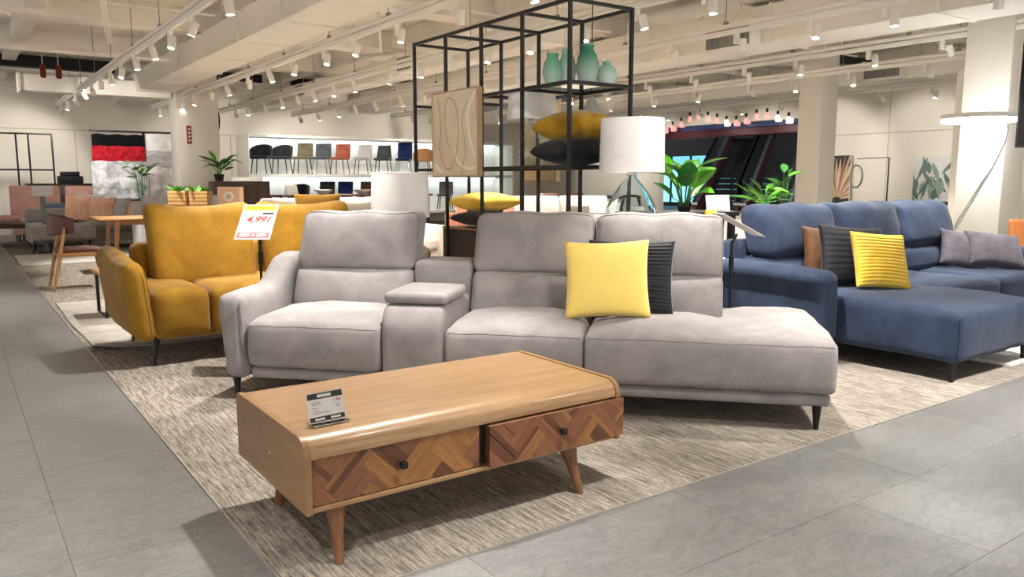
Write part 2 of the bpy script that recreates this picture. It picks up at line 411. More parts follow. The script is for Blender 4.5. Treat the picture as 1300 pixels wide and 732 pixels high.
TRACKS = [('long cream lighting track at far left of the ceiling', 2.11, 0.9, 20.6, 2.9, 'left of the big duct'),
          ('long cream lighting track just right of the big duct', 3.97, 0.6, 20.0, 2.9, 'right of the big duct'),
          ('cream lighting track above the left end of the black rack', 5.5, 0.8, 20.0, 2.9, 'behind the black rack'),
          ('cream lighting track crossing behind the green vases', 7.3, 0.4, 20.0, 2.9, 'behind the green vases'),
          ('cream lighting track passing right of the louvred duct', 9.6, 1.2, 19.0, 2.9, 'right of the louvred duct'),
          ('cream lighting track before the middle column', 11.3, 1.2, 20.0, 2.9, 'before the middle column'),
          ('cream lighting track beyond the middle column', 14.6, 2.0, 20.0, 2.95, 'nearest the art wall'),
          ('cream lighting track over the grey aisle', -.6, -2.0, 20.0, 2.9, 'over the grey aisle')]
ORD = 'first second third fourth fifth sixth seventh eighth ninth tenth eleventh twelfth thirteenth fourteenth fifteenth sixteenth seventeenth eighteenth nineteenth twentieth'.split()
bpy.context.view_layer.update(); CMI = cam.matrix_world.inverted()
def seen(x, y, z):
    p = CMI @ Vector((x, y, z)); return p.z < -.1 and abs(p.x / p.z) < .65 and abs(p.y / p.z) < .366
for lab, x, y0, y1, z, where in TRACKS:
    track(lab, x, y0, y1, z)
    if 2 < x < 4.5: spot_lamp(x, y0 + .15, z, (3.05, 4.3, .75), 'added white spotlight beyond the picture edge on track ' + where, 'spotlights on the track ' + where, SPOT_W * .3)  # extra unseen lamp, added to brighten the sofa backrests from the front
    y = y0 + .6; i = 0; k = 0
    while y < y1 - .2:
        rx, ry = random.uniform(-.9, .9), random.uniform(-.7, .5)
        aim = (x + rx, y + ry, .3)
        if x < 2.5 and 15 < y <= 17.5: aim = (3.25, 18.9, 1.5)
        if y > 17.5 and i % 2 == 0: aim = (x + rx, 22, 1.6)
        if x > 14 and i % 2 == 0: aim = (17, y + ry * .5, 1.7)
        if seen(x, y, z - .2):
            k += 1; lab2 = 'white spotlight, %s visible from near, on track %s' % (ORD[k - 1], where)
        else: lab2 = 'added white spotlight beyond the picture edge on track ' + where
        wl = y > 17.5 or x > 14
        if i % 2 == 0 or 'beyond' not in lab2: spot_lamp(x, y, z, aim, lab2, 'spotlights on the track ' + where, SPOT_W * (.25 if x < 2.5 and y > 15 else .3 if wl else .4 if x < 0 else 1.0), light=(i % 2 == 0 and not any(c_[1] - .8 < x < c_[2] + .8 and c_[3] - .9 < y < c_[4] + .9 for c_ in COLUMNS)))
        y += random.uniform(.8, 1.25); i += 1
# ================================================================ COFFEE TABLE
def cushion(w, h, t, n=16, pinch=.08, ribs=None, ribaxis=1, amp=.006, ex=.36):
    m = MB(); V_ = []; ix = {}
    for sgn in (1, -1):
        for i in range(n + 1):
            for j in range(n + 1):
                x = -1 + 2 * i / n; y = -1 + 2 * j / n
                x = sin(x * pi / 2) * .35 + x * .65; y = sin(y * pi / 2) * .35 + y * .65
                edge = i in (0, n) or j in (0, n)
                if edge and sgn == -1: ix[(sgn, i, j)] = ix[(1, i, j)]; continue
                z = sgn * t / 2 * max(0, (1 - x * x) * (1 - y * y)) ** ex
                if ribs and not edge: z += sgn * amp * abs(sin((y if ribaxis else x) * pi * ribs / 2)) * (1 - max(abs(x), abs(y)) ** 8)
                ix[(sgn, i, j)] = len(V_)
                V_.append((x * w / 2 * (1 - pinch * (1 - y * y)), y * h / 2 * (1 - pinch * (1 - x * x)), z))
    F_ = []
    for sgn in (1, -1):
        for i in range(n):
            for j in range(n):
                q = [ix[(sgn, i, j)], ix[(sgn, i + 1, j)], ix[(sgn, i + 1, j + 1)], ix[(sgn, i, j + 1)]]
                F_.append(tuple(q if sgn == 1 else reversed(q)))
    return m.add(V_, F_)
def clip_poly(poly, x0, x1, y0, y1):
    for ax, lim, keep in ((0, x0, 1), (0, x1, -1), (1, y0, 1), (1, y1, -1)):
        out = []
        for i in range(len(poly)):
            a, b = poly[i], poly[(i + 1) % len(poly)]
            da, db = (a[ax] - lim) * keep, (b[ax] - lim) * keep
            if da >= 0: out.append(a)
            if (da >= 0) != (db >= 0):
                t = da / (da - db); out.append((a[0] + (b[0] - a[0]) * t, a[1] + (b[1] - a[1]) * t))
        poly = out
        if len(poly) < 3: return []
    return poly
M_parq = [wood('walnut_dark', '52301f', '6c432d', 0, 5, .4, .12), wood('walnut_mid', '6e4430', '8a5a3e', 0, 5, .4, .12),
          wood('acacia_gold', '86592f', 'a57543', 0, 5, .4, .1), wood('acacia_mix', '6a4029', 'a37447', 0, 3.2, .4, .1)]
def parquet(parent, x0, x1, z0, z1, yfront, th, seed):
    """herringbone of separate veneer blocks lying in the x-z plane, faces towards -y"""
    rd = random.Random(seed); Wd, Ln = .062, .186
    c45 = cos(pi / 4); cx, cz = (x0 + x1) / 2, (z0 + z1) / 2
    for i in range(-22, 23):
        for j in range(-6, 7):
            for kind in (0, 1):
                ox, oy = i * Wd + j * Ln, i * Wd - j * Ln
                r = (ox, ox + Ln, oy, oy + Wd) if kind == 0 else (ox, ox + Wd, oy + Wd, oy + Wd + Ln)
                base = rd.choice([0, 0, 1, 1, 2, 3]); ns = rd.choice([1, 2, 2, 3]); cut = sorted([0, 1] + [rd.uniform(.25, .75) for _ in range(ns - 1)])
                for lo_, hi_ in zip(cut[:-1], cut[1:]):
                    if hi_ - lo_ < .08: continue
                    g = .0003
                    rr = (r[0], r[1], r[2] + Wd * lo_, r[2] + Wd * hi_) if kind == 0 else (r[0] + Wd * lo_, r[0] + Wd * hi_, r[2], r[3])
                    q = [(rr[0] + g, rr[2] + g), (rr[1] - g, rr[2] + g), (rr[1] - g, rr[3] - g), (rr[0] + g, rr[3] - g)]
                    q = [((p[0] - p[1]) * c45 + cx + .03 * seed, (p[0] + p[1]) * c45 + cz + .02 * seed) for p in q]
                    q = clip_poly(q, x0, x1, z0, z1)
                    if len(q) < 3: continue
                    ar = abs(sum(q[k][0] * q[(k + 1) % len(q)][1] - q[(k + 1) % len(q)][0] * q[k][1] for k in range(len(q)))) / 2
                    if ar < 6e-5: continue
                    mx, mz = sum(p[0] for p in q) / len(q), sum(p[1] for p in q) / len(q)
                    a = pi / 4 if kind == 0 else 3 * pi / 4
                    loc = [((p[0] - mx) * cos(a) + (p[1] - mz) * sin(a), -(p[0] - mx) * sin(a) + (p[1] - mz) * cos(a)) for p in q]
                    mi = base if rd.random() < .6 else rd.choice([0, 1, 1, 2])
                    o = MB().prism(loc, -th, -rd.uniform(0, .0006), 'z').build('veneer_block', M_parq[mi], parent)
                    o.matrix_local = Matrix(((cos(a), -sin(a), 0, mx), (0, 0, -1, yfront), (sin(a), cos(a), 0, mz), (0, 0, 0, 1)))
ct = thing('coffee_table', 'low oak coffee table with two herringbone wood drawers', 'coffee table', (1.517, 2.675, 0))
TX, TY0, TY1, TZ0, TZ1 = .6725, -.36, .36, .195, .445
def table_profile(y0, y1, z0, z1, r, rb=.02):
    p = [(y1, z0), (y0, z0)]
    p += [(y0 + r - r * cos(a), z1 - r + r * sin(a)) for a in [pi / 2 * i / 8 for i in range(9)]]
    p += [(y1 - rb + rb * sin(a), z1 - rb + rb * cos(a)) for a in [pi / 2 * i / 4 for i in range(5)]]
    return p
for s in (-1, 1):
    x0, x1 = (-TX, -TX + .022) if s < 0 else (TX - .022, TX)
    MB().prism(table_profile(TY0, TY1, TZ0, TZ1, .062), x0, x1).build('side_panel', M_oakY, ct)
pr = table_profile(TY0 + .004, TY1 - .004, .375, TZ1 - .004, .06)
MB().prism(pr, -TX + .0225, TX - .0225).build('top_panel', M_oak, ct)
MB().rb(-TX + .0225, TX - .0225, TY0 + .006, TY1 - .004, TZ0 + .002, .214, .003).build('bottom_panel', M_oak, ct)
MB().box(-TX + .0225, TX - .0225, TY1 - .025, TY1 - .008, .214, .375).build('back_panel', M_oakY, ct)
MB().box(-.008, .008, TY0 + .02, TY1 - .03, .214, .375).build('divider', M_dark, ct)
for i, (x0, x1, out) in enumerate(((-TX + .026, -.012, .012), (.004, TX - .002, -.022))):
    y = TY0 + out
    if i: x0, x1 = .012, TX - .001
    d = MB().box(x0, x1, y + .006, y + .02, .218, .371).build('drawer_front', M_parq[0], ct)
    MB().box(x0 + .02, x1 - .03, y + .02, TY1 - .05, .225, .36).build('drawer_box', M_oakY, d)
    parquet(d, x0, x1, .218, .371, y, .006, i + 1)
    k = MB(); kx = (x0 + x1) / 2
    k.cyl((kx, y, .296), (kx, y - .014, .296), .006, n=10); k.rb(kx - .012, kx + .012, y - .03, y - .012, .284, .308, .003)
    k.build('knob', M_black, d)
M_legt = M_oakleg
for (tx, ty, fx, fy) in ((-.552, -.3, -.563, -.35), (.44, -.3, .465, -.355), (-.545, .22, -.563, .24), (.44, .22, .468, .28)):
    path = [(tx + (fx - tx) * t, ty + (fy - ty) * t, TZ0 * (1 - t) + .001) for t in (0, .15, .3, .5, .75, 1)]
    MB().tube(path, [.038, .034, .027, .021, .018, .015], 14).build('leg', M_legt, ct)
MB().cyl((-TX - .001, -.02, .31), (-TX, -.02, .31), .004, n=10).build('screw_cap', M_white, ct)
# acrylic price tag on the table
M_acr = glass('clear_acrylic', 'f6fafa', .02)
tg = thing('price_tag', 'small acrylic price card holder standing on the coffee table', 'price tag', (.985, 2.44, .446), R(4))
MB().rb(-.066, .066, -.012, .05, 0, .003, .001).build('acrylic_foot', M_acr, tg)
bk = MB().box(-.066, .066, -.0015, .0015, 0, .1).build('card', M_paper, tg, (0, .02, .003), (R(-14), 0, 0))
for (z0, z1, m, x0, x1, nm) in ((.078, .098, M_ink, -.064, .064, 'black_band'), (.003, .019, M_ink, -.064, .064, 'black_band'), (.083, .093, M_paper, -.028, .022, 'logo_box'), (.007, .014, M_paper, -.045, -.01, 'logo_box'), (.007, .014, M_paper, .012, .048, 'logo_box')):
    dy = .0018 if m is M_ink else .0026
    MB().box(x0, x1, -dy, -.0014, z0, z1).build(nm, m, bk)
text('lettering', 'TESS', .017, M_grayink, bk, (-.036, -.0022, .063), (R(90), 0, 0))
text('lettering', '1,991', .015, M_red, bk, (.042, -.0022, .066), (R(90), 0, 0))
for z, x0, x1 in ((.047, -.05, -.03), (.038, -.05, -.025), (.03, -.05, .015), (.05, .035, .05), (.043, .038, .05)):
    MB().box(x0, x1, -.002, -.0014, z, z + .0025).build('print_line', M_grayink, bk)

# ================================================================ GREY SOFA
M_greyp = fabric('grey_piping', '77726f', '858080', 6, 300, .1)
gs = thing('sectional_sofa', 'light grey suede sofa with console and open chaise end behind the coffee table', 'sofa', (4.03 * .725, 4.03 * .688, 0), R(-46.5))
def ss(a, b, x):
    t = max(0, min(1, (x - a) / (b - a))); return t * t * (3 - 2 * t)
def rrpath(x0, x1, z0, z1, r, fn, n=4):
    pts = []
    for cx, cz, a0 in ((x1 - r, z1 - r, 0), (x0 + r, z1 - r, 90), (x0 + r, z0 + r, 180), (x1 - r, z0 + r, 270)):
        for i in range(n + 1):
            a = R(a0 + 90 * i / n); pts.append((cx + r * cos(a), cz + r * sin(a)))
    out = []
    for i in range(len(pts)):
        a, b = pts[i], pts[(i + 1) % len(pts)]
        d = sqrt((a[0] - b[0]) ** 2 + (a[1] - b[1]) ** 2); k = max(1, int(d / .06))
        out += [(a[0] + (b[0] - a[0]) * t / k, a[1] + (b[1] - a[1]) * t / k) for t in range(k)]
    return [fn(x, z) for x, z in out]
def wrinkle(x, y, z, a=.004):
    return a * (sin(x * 23 + z * 9) * sin(y * 17 - z * 13) + .6 * sin(x * 41 + y * 31 + z * 37))
b = MB().soft(-2.34, .83, .03, .93, .125, .195, .03, 8); b.build('base_plinth', M_grey, gs)
for a_, b_ in ((-2.34, -1.535), (-1.165, .33)): MB().soft(a_, b_, .72, .96, .15, .84, .05, 6).build('back_shell', M_grey, gs)
# arm
def armf(x, y, z):
    k = ss(.12, .62, z); lift = .17 * ss(.42, .72, y) * k
    flare = -.035 * k * (1 - ss(.5, .9, y) * .4)
    return (x + flare * (1 if x < -2.42 else .3) + wrinkle(x, y, z, .002), y, z + lift)
arm = MB().soft(-2.485, -2.34, -.005, .97, .125, .61, .055, 10, 4, {'+z': .02, '-x': .01}, armf).build('armrest', M_grey, gs)
MB().tube([armf(-2.478, .03, z) for z in [.14 + .43 * i / 10 for i in range(11)]], .004, 6).build('piping', M_greyp, arm)
MB().tube([armf(-2.352, .0, z) for z in [.14 + .43 * i / 10 for i in range(11)]], .004, 6).build('piping', M_greyp, arm)
def seat(x0, x1, y1, crown, name='seat_cushion', split=None):
    zt = .452
    def f(x, y, z):
        if z > .34:
            t = (z - .34) / (zt - .34)
            def lobe(a, b_, h):
                u = (x - a) / (b_ - a)
                return h * max(0, 4 * u * (1 - u)) ** .55 if 0 < u < 1 else 0
            hh = lobe(x0, x1, crown) if split is None else max(lobe(x0, split, crown), lobe(split, x1 + .05, .035))
            v = max(0, min(1, (y + .0) / .22)); z += t * (hh + .012) * (v ** .6)
        return (x, y - .012 * (1 - ((z - .32) / .13) ** 2) * (1 if y < .1 else 0), z + wrinkle(x, y, z, .0025))
    o = MB().soft(x0, x1, 0, y1, .198, zt, .035, 14, 4, None, f).build(name, M_grey, gs)
    MB().tube([f(x0 + .02 + (x1 - x0 - .04) * i / 20, .006, zt - .018) for i in range(21)], .0035, 6).build('seam', M_greyp, o)
    return o
seat(-2.335, -1.532, .78, .05); seat(-1.168, -.416, .78, .05); seat(-.411, .845, .93, .05, split=.335)
def back(x0, x1):
    def fl(x, y, z):     # lumbar
        return (x, y + (z - .45) * .38 + wrinkle(x, y, z, .002), z)
    o = MB().soft(x0, x1, .52, .74, .44, .715, .05, 10, 3, {'-y': .035}, fl).build('lumbar_cushion', M_grey, gs)
    def fh(x, y, z):     # headrest
        t = (z - .7) / .35
        return (x - .0 * t, y + (z - .7) * .42 + wrinkle(x, y, z, .003), z + .006 * sin(x * 19) * t)
    h = MB().soft(x0 + .004, x1 - .004, .62, .8, .70, 1.05, .04, 12, 4, {'-y': .045, '+z': .012, '+x': .006, '-x': .006}, fh).build('headrest', M_grey, gs)
    MB().tube(rrpath(x0 + .008, x1 - .008, .705, 1.046, .045, lambda x, z: fh(x, .638, z)), .006, 6, True).build('piping', M_greyp, h)
    for k in range(9):    # gathered pleats along the side seams
        z = .76 + .032 * k
        for xx, sg in ((x0 + .012, 1), (x1 - .012, -1)):
            MB().tube([fh(xx, .634, z), fh(xx + sg * .02, .622, z - .004), fh(xx + sg * .05, .611, z - .012)], [.005, .004, .001], 5).build('pleat', M_grey, h)
back(-2.325, -1.535); back(-1.165, -.432); back(-.424, .325)
# console
def cf(x, y, z): return (x, y + (.05 * ss(.45, .6, z) if y < .2 else 0), z)
co = MB().soft(-1.528, -1.172, -.01, .66, .13, .578, .04, 8, 3, {'-y': .012}, cf).build('console', M_grey, gs)
MB().soft(-1.525, -1.165, .045, .50, .582, .645, .025, 6, 3, {'+z': .012}).build('console_lid', M_grey, co)
MB().soft(-1.53, -1.17, .6, .93, .13, .765, .035, 6, 3).build('console_back', M_grey, co)
for x, y in ((-2.43, .045), (.765, .06), (-2.43, .9), (.765, .86), (-.8, .5), (-1.6, .5)):
    MB().cyl((x, y, .13), (x, y, .0), .024, .012, 12).build('leg', M_black, gs)

# ================================================================ scatter cushions on the grey sofa
def m_geo():
    m, nt, b = nmat('yellow_jacquard')
    tc = N(nt, 'ShaderNodeTexCoord').outputs['Object']
    w = N(nt, 'ShaderNodeTexWave', wave_type='BANDS', bands_direction='DIAGONAL'); w.inputs['Scale'].default_value = 32; nt.links.new(tc, w.inputs[0])
    w2 = N(nt, 'ShaderNodeTexWave', wave_type='BANDS', bands_direction='X'); w2.inputs['Scale'].default_value = 32
    mp = N(nt, 'ShaderNodeMapping'); mp.inputs['Rotation'].default_value = (0, 0, R(60)); nt.links.new(tc, mp.inputs[0]); nt.links.new(mp.outputs[0], w2.inputs[0])
    ch = N(nt, 'ShaderNodeTexVoronoi'); ch.inputs['Scale'].default_value = 9; nt.links.new(tc, ch.inputs['Vector'])
    gt = N(nt, 'ShaderNodeMath', operation='GREATER_THAN'); nt.links.new(ch.outputs['Color'], gt.inputs[0]); gt.inputs[1].default_value = .5
    f = mixc(nt, gt.outputs[0], w.outputs['Color'], w2.outputs['Color'])
    c = ramp(nt, f, [(.2, 'f4d25c'), (.8, 'fde486')]); nt.links.new(c, b.inputs['Base Color']); b.inputs['Roughness'].default_value = .7
    b.inputs['Sheen Weight'].default_value = .2; bump(nt, b, f, .25, .003); return m
M_geo = m_geo()
M_blackfab = fabric('black_satin', '1c1c22', '26262d', 9, 300, .25, .6)
M_yelfab = fabric('yellow_pintuck', 'e6bb3e', 'f3d05a', 6, 300, .3, .7)
def put_cushion(name, label, mat, w, h, t, frame, u, v, z, lean, yaw=0, roll=0, ribs=None, group=None, amp=.006, ribaxis=1, pinch=.07):
    """frame: (origin, rotz). The cushion stands on its lower edge at (u,v,z), leaning back by 'lean' degrees"""
    me = cushion(w, h, t, 18 if not ribs else 64, pinch, ribs, ribaxis, amp)
    o = me.build(name, mat, sharp=80)
    tag(o, label, 'cushion', group)
    fo, fr = frame
    m = Matrix.Translation(Vector(fo)) @ Matrix.Rotation(fr, 4, 'Z') @ Matrix.Translation((u, v, z)) @ Matrix.Rotation(R(yaw), 4, 'Z') @ Matrix.Rotation(R(90 - lean), 4, 'X') @ Matrix.Rotation(R(roll), 4, 'Z') @ Matrix.Translation((0, h / 2, 0))
    o.matrix_world = m
    return o
GF = ((4.03 * .725, 4.03 * .688, 0), R(-46.5))
put_cushion('cushion', 'bright yellow patterned square cushion on the grey sofa', M_geo, .475, .44, .15, GF, -.31, .27, .50, 16, 4, 2)
put_cushion('cushion', 'black ribbed cushion leaning behind the yellow one on the grey sofa', M_blackfab, .50, .45, .12, GF, -.2, .43, .49, 20, 0, 0, ribs=20, amp=.009)

# ================================================================ MUSTARD SOFA
ys = thing('mustard_sofa', 'mustard yellow velvet sofa with flared arm standing behind the grey sofa', 'sofa', (2.05, 6.15, 0))
# local: x -1.1..1.15, front y = -.5
def ywr(x, y, z, a=.003): return a * (sin(x * 13 + z * 11) * sin(y * 9 - z * 15) + .5 * sin(x * 33 + y * 21 + z * 27))
MB().soft(-1.0, 1.0, -.45, .55, .17, .25, .04, 6).build('base', M_mustard, ys)
for x0, x1 in ((-.995, -.615), (-.612, .2), (.205, .975)):
    def fs(x, y, z): return (x, y, z + (.03 * ss(.35, .5, z) * max(0, 1 - ((x - (x0 + x1) / 2) / ((x1 - x0) / 2)) ** 2) ** .5) + ywr(x, y, z))
    MB().soft(x0, x1, -.5, .35, .175, .5, .06, 8, 3, {'-y': .025}, fs).build('seat_cushion', M_mustard, ys)
def armY(sg):
    def f(x, y, z):
        k = ss(.3, .8, z)
        return (sg * (x + .0) - sg * 0 + (-.06 * k * (-sg) * -1 if sg > 0 else -.06 * k) + ywr(x, y, z, .004), y - .03 * k, z + .04 * ss(-.4, .5, y) * k)
    return f
for sg in (1, -1):
    def f(x, y, z, sg=sg):
        k = ss(.3, .8, z); x = x - .05 * k + .03 * ss(.2, .34, .5 - z)
        x, y, z = x + ywr(x, y, z, .004), y - .02 * k, z + .05 * ss(-.4, .4, y) * k
        return (x if sg > 0 else -.02 - x, y, z)
    a = MB().soft(-1.13, -.99, -.52, .6, .17, .72, .068, 8, 4, {'-x': .035, '+z': .01}, f).build('armrest', M_mustard, ys)
    MB().tube([f(-1.0, -.515, .2 + .46 * i / 10) for i in range(11)], .004, 6).build('seam', M_mustard, a)
for x0, x1 in ((-.86, -.085), (-.01, .75)):
    def fb(x, y, z):
        t = (z - .44) / .66; u = (x - (x0 + x1) / 2) / ((x1 - x0) / 2)
        w = 1.0 + .03 * ss(.55, 1, t)
        return ((x0 + x1) / 2 + u * (x1 - x0) / 2 * w, y + .2 * t - .05 * u * u * t + ywr(x, y, z, .004), z + .05 * u * u * ss(.6, 1, t))
    o = MB().soft(x0, x1, .08, .3, .44, 1.055, .075, 10, 4, {'-y': .05}, fb).build('back_cushion', M_mustard, ys)
    MB().tube([fb((x0 + x1) / 2, .028, z) for z in [.62 + .44 * i / 8 for i in range(9)]], .003, 6).build('seam', M_mustard, o) if False else None
MB().soft(-.95, .93, .32, .6, .2, .78, .06, 5).build('back_shell', M_mustard, ys)
for x, y in ((-1.0, -.44), (-.97, .5), (.98, -.44), (.98, .5)):
    MB().cyl((x + (.03 if x < 0 else -.03), y + .01, .18), (x, y - .01, 0), .022, .011, 10).build('leg', M_black, ys)

# ================================================================ BLUE SOFA
bs = thing('corner_sofa', 'navy blue velvet corner sofa with chaise at the right edge', 'sofa', (4.97, 2.27, 0))
def bw(x, y, z, a=.004): return a * (sin(x * 12 + z * 11) * sin(y * 10 - z * 13) + .6 * sin(x * 29 + y * 23 + z * 31))
def fch(x, y, z):
    if z > .3: z += .03 * ss(.3, .46, z) * max(0, (1 - ((x - .56) / .6) ** 2)) ** .5 * ss(0, .3, y)
    return (x, y, z + bw(x, y, z, .004))
ch = MB().soft(0, 1.12, 0, 1.42, .13, .45, .05, 10, 4, {'-y': .015, '-x': .012}, fch).build('chaise_seat', M_blue, bs)
MB().tube([fch(.0 + .002, .004, z) for z in [.17 + .25 * i / 6 for i in range(7)]], .004, 6).build('seam', M_blue, ch)
for x0, x1 in ((1.125, 2.0), (2.005, 2.85)):
    def f(x, y, z): return (x, y, z + (.03 * ss(.3, .45, z) * max(0, 1 - ((x - (x0 + x1) / 2) / .45) ** 2) ** .5) + bw(x, y, z))
    MB().soft(x0, x1, .62, 1.42, .16, .45, .05, 8, 3, {'-y': .02}, f).build('seat_cushion', M_blue, bs)
MB().soft(1.125, 2.85, .66, 1.4, .1, .165, .02, 4).build('base', M_blue, bs)
def rolled(sg):
    poly = []
    for i in range(13):
        a = R(-60 + 240 * i / 12); poly.append((.085 * cos(a), .56 + .075 * sin(a)))
    poly += [(-.05, .44), (-.06, .14), (.075, .14), (.075, .44)]
    return poly
for sg, xc in ((-1, -.14), (1, 3.0)):
    def fa(x, y, z, xc=xc, sg=sg): 
        k = ss(.46, .62, z)
        return (xc + (x) * (-sg) * (1 + .25 * k) + sg * .03 * k, y, z + .02 * ss(.6, 1.7, y) * k + bw(x, y, z, .002))
    a = MB().soft(-.11, .11, .78, 1.72, .14, .645, .075, 8, 4, {'+z': .01}, fa).build('armrest', M_blue, bs)
    MB().tube([fa(-.105, y, .53) for y in [.82 + .86 * i / 8 for i in range(9)]], .005, 6).build('piping', M_blue, a)
MB().soft(-.05, 2.9, 1.62, 1.86, .14, .8, .06, 5).build('back_shell', M_blue, bs)
for x0, x1 in ((-.06, .9), (.905, 1.86), (1.865, 2.78)):
    def fl(x, y, z): return (x, y + (z - .45) * .22 + bw(x, y, z, .004), z)
    MB().soft(x0, x1, 1.33, 1.6, .44, .69, .07, 8, 3, {'-y': .045}, fl).build('lumbar_cushion', M_blue, bs)
    def fh(x, y, z): return (x, y + (z - .68) * .3 + bw(x, y, z, .005), z + .01 * sin(x * 15) * ss(.9, 1.05, z))
    h = MB().soft(x0, x1, 1.36, 1.58, .68, 1.065, .07, 8, 4, {'-y': .05, '+z': .01}, fh).build('headrest', M_blue, bs)
for x, y in ((.05, .06), (1.06, .06), (.05, 1.7), (2.9, .75), (2.9, 1.7), (-.14, .85)):
    MB().cyl((x, y, .15), (x, y, 0), .022, .014, 10).build('leg', M_black, bs)
BF = ((4.97, 2.27, 0), 0)
M_brown = fabric('tan_satin', '4e3019', '674222', 9, 300, .3, .6); M_greyfab = fabric('mauve_grey_linen', '555059', '646068', 12, 260, .2)
put_cushion('cushion', 'tan brown cushion behind the black one on the blue sofa', M_brown, .46, .44, .14, BF, .42, 1.14, .485, 22, -30, -6)
put_cushion('cushion', 'plain black cushion between tan and yellow ones on the blue sofa', M_blackfab, .50, .46, .14, BF, .43, .98, .485, 20, -28, -5, ribs=10, amp=.003)
put_cushion('cushion', 'yellow pintuck striped cushion at the front of the blue sofa', M_yelfab, .43, .43, .14, BF, .48, .77, .48, 24, -24, -5, ribs=16, amp=.012)
put_cushion('cushion', 'upright mauve grey cushion against the blue sofa back', M_greyfab, .42, .36, .13, BF, 2.4, 1.12, .48, 30, -35, -14)
put_cushion('cushion', 'mauve grey cushion lying forward at the right end of the blue sofa', M_greyfab, .5, .36, .14, BF, 2.57, .9, .5, 38, -34, -8)

# ================================================================ BLACK DISPLAY RACK
rk = thing('display_rack', 'tall open black metal display rack behind the grey sofa', 'rack', (3.29, 4.0, 0))
RW, BAY, RH = .535, .515, 2.4
ps = .011
ZS = (1.345, 1.88, RH - .02)
for k in range(5):
    for x in (0, RW):
        MB().box(x - ps, x + ps, BAY * k - ps, BAY * k + ps, 0, RH).build('post', M_black, rk)
for z in (.30, .855, 1.345, 1.88, RH - ps):
    for x in (0, RW):
        spans = [(0, 4)] if z not in (1.88, .855) else [(0, 2)]
        for a, c in spans: MB().box(x - ps * .9, x + ps * .9, BAY * a, BAY * c, z - ps, z + ps).build('rail', M_black, rk)
    for k in range(3 if z == .855 else 5):
        MB().box(0, RW, BAY * k - ps * .9, BAY * k + ps * .9, z - ps, z + ps).build('cross_bar', M_black, rk)
M_shelfglass = glass('shelf_glass', 'eef6f2', .03)
MB().box(.01, RW - .01, .01, BAY - .01, 1.891, 1.897).build('glass_shelf', M_shelfglass, rk)
MB().box(.01, RW - .01, BAY + .012, 2 * BAY, 1.345, 1.357).build('shelf_board', M_black, rk)
MB().box(.01, RW - .01, .01, BAY - .012, 1.345, 1.357).build('shelf_board', M_black, rk)
MB().box(.01, RW - .01, 2 * BAY + .012, 4 * BAY - .012, .301, .312).build('shelf_board', M_black, rk)
# canvas hung on the rack
def m_canvas():
    m, nt, b = nmat('abstract_canvas')
    tc = N(nt, 'ShaderNodeTexCoord').outputs['Object']
    n = noise(nt, tc, 2.4, 3, .5, (1.6, 1, .7)); n2 = noise(nt, tc, 7, 2, .5, (3, 1, .5))
    c = ramp(nt, n, [(.35, 'd6c4ad'), (.5, 'e2d3be'), (.65, 'ecdfcd')]); c = mixc(nt, .2, c, ramp(nt, n2, [(.35, 'cdbaa2'), (.65, 'f0e6d6')]))
    nt.links.new(c, b.inputs['Base Color']); b.inputs['Roughness'].default_value = .7; bump(nt, b, noise(nt, tc, 260), .2, .002); return m
M_canvas = m_canvas(); M_frameoak = wood('pale_oak_frame', 'a98c68', 'bfa27c', 2, 5)
def canvas(label, x, y0, y1, z0, z1, depth, facing, mat=None, frame=True, fm=None):
    """flat art panel whose plane is x = const ('x') or y = const ('y')"""
    t = thing('wall_art', label, 'artwork', (x, (y0 + y1) / 2, z0) if facing == 'x' else ((y0 + y1) / 2, x, z0)); w = (y1 - y0) / 2; h = z1 - z0
    rz = R(-90) if facing == 'x' else 0
    t.rotation_euler = (0, 0, rz)
    MB().box(-w + .008, w - .008, .004, depth, .008, h - .008).build('panel', mat or M_canvas, t)
    if frame:
        for a in ((-w, w, 0, .01), (-w, w, h - .01, h), (-w, -w + .01, .01, h - .01), (w - .01, w, .01, h - .01)):
            MB().box(a[0], a[1], 0, depth + .004, a[2], a[3]).build('frame_bar', fm or M_frameoak, t)
    return t
def ribbon(t, pts, w, m, y0=.0036, n=24):
    # a painted stroke: Catmull-Rom through (x,z) points, laid as a thin strip on the panel
    q = []
    P_ = [Vector((a, b_)) for a, b_ in pts]; P_ = [P_[0] * 2 - P_[1]] + P_ + [P_[-1] * 2 - P_[-2]]
    for i in range(1, len(P_) - 2):
        for k in range(8):
            u = k / 8; p0, p1, p2, p3 = P_[i - 1:i + 3]
            q.append(.5 * ((2 * p1) + (p2 - p0) * u + (2 * p0 - 5 * p1 + 4 * p2 - p3) * u * u + (3 * p1 - p0 - 3 * p2 + p3) * u ** 3))
    L_, R_ = [], []
    for i in range(len(q)):
        d = (q[min(i + 1, len(q) - 1)] - q[max(i - 1, 0)]).normalized(); nn = Vector((-d.y, d.x)) * w / 2
        L_.append(q[i] + nn); R_.append(q[i] - nn)
    mb = MB(); v = []; f = []
    for a, b_ in zip(L_, R_): v += [(a.x, y0, a.y), (b_.x, y0, b_.y), (a.x, .0042, a.y), (b_.x, .0042, b_.y)]
    for i in range(len(q) - 1):
        o = 4 * i
        f += [(o, o + 1, o + 5, o + 4), (o, o + 4, o + 6, o + 2), (o + 1, o + 3, o + 7, o + 5)]
    mb.add(v, f).build('painted_stroke', m, t)
M_st1 = plain('stroke_brown', 'bfa98e', .7); M_st2 = plain('stroke_pale', 'f4ecdf', .7)
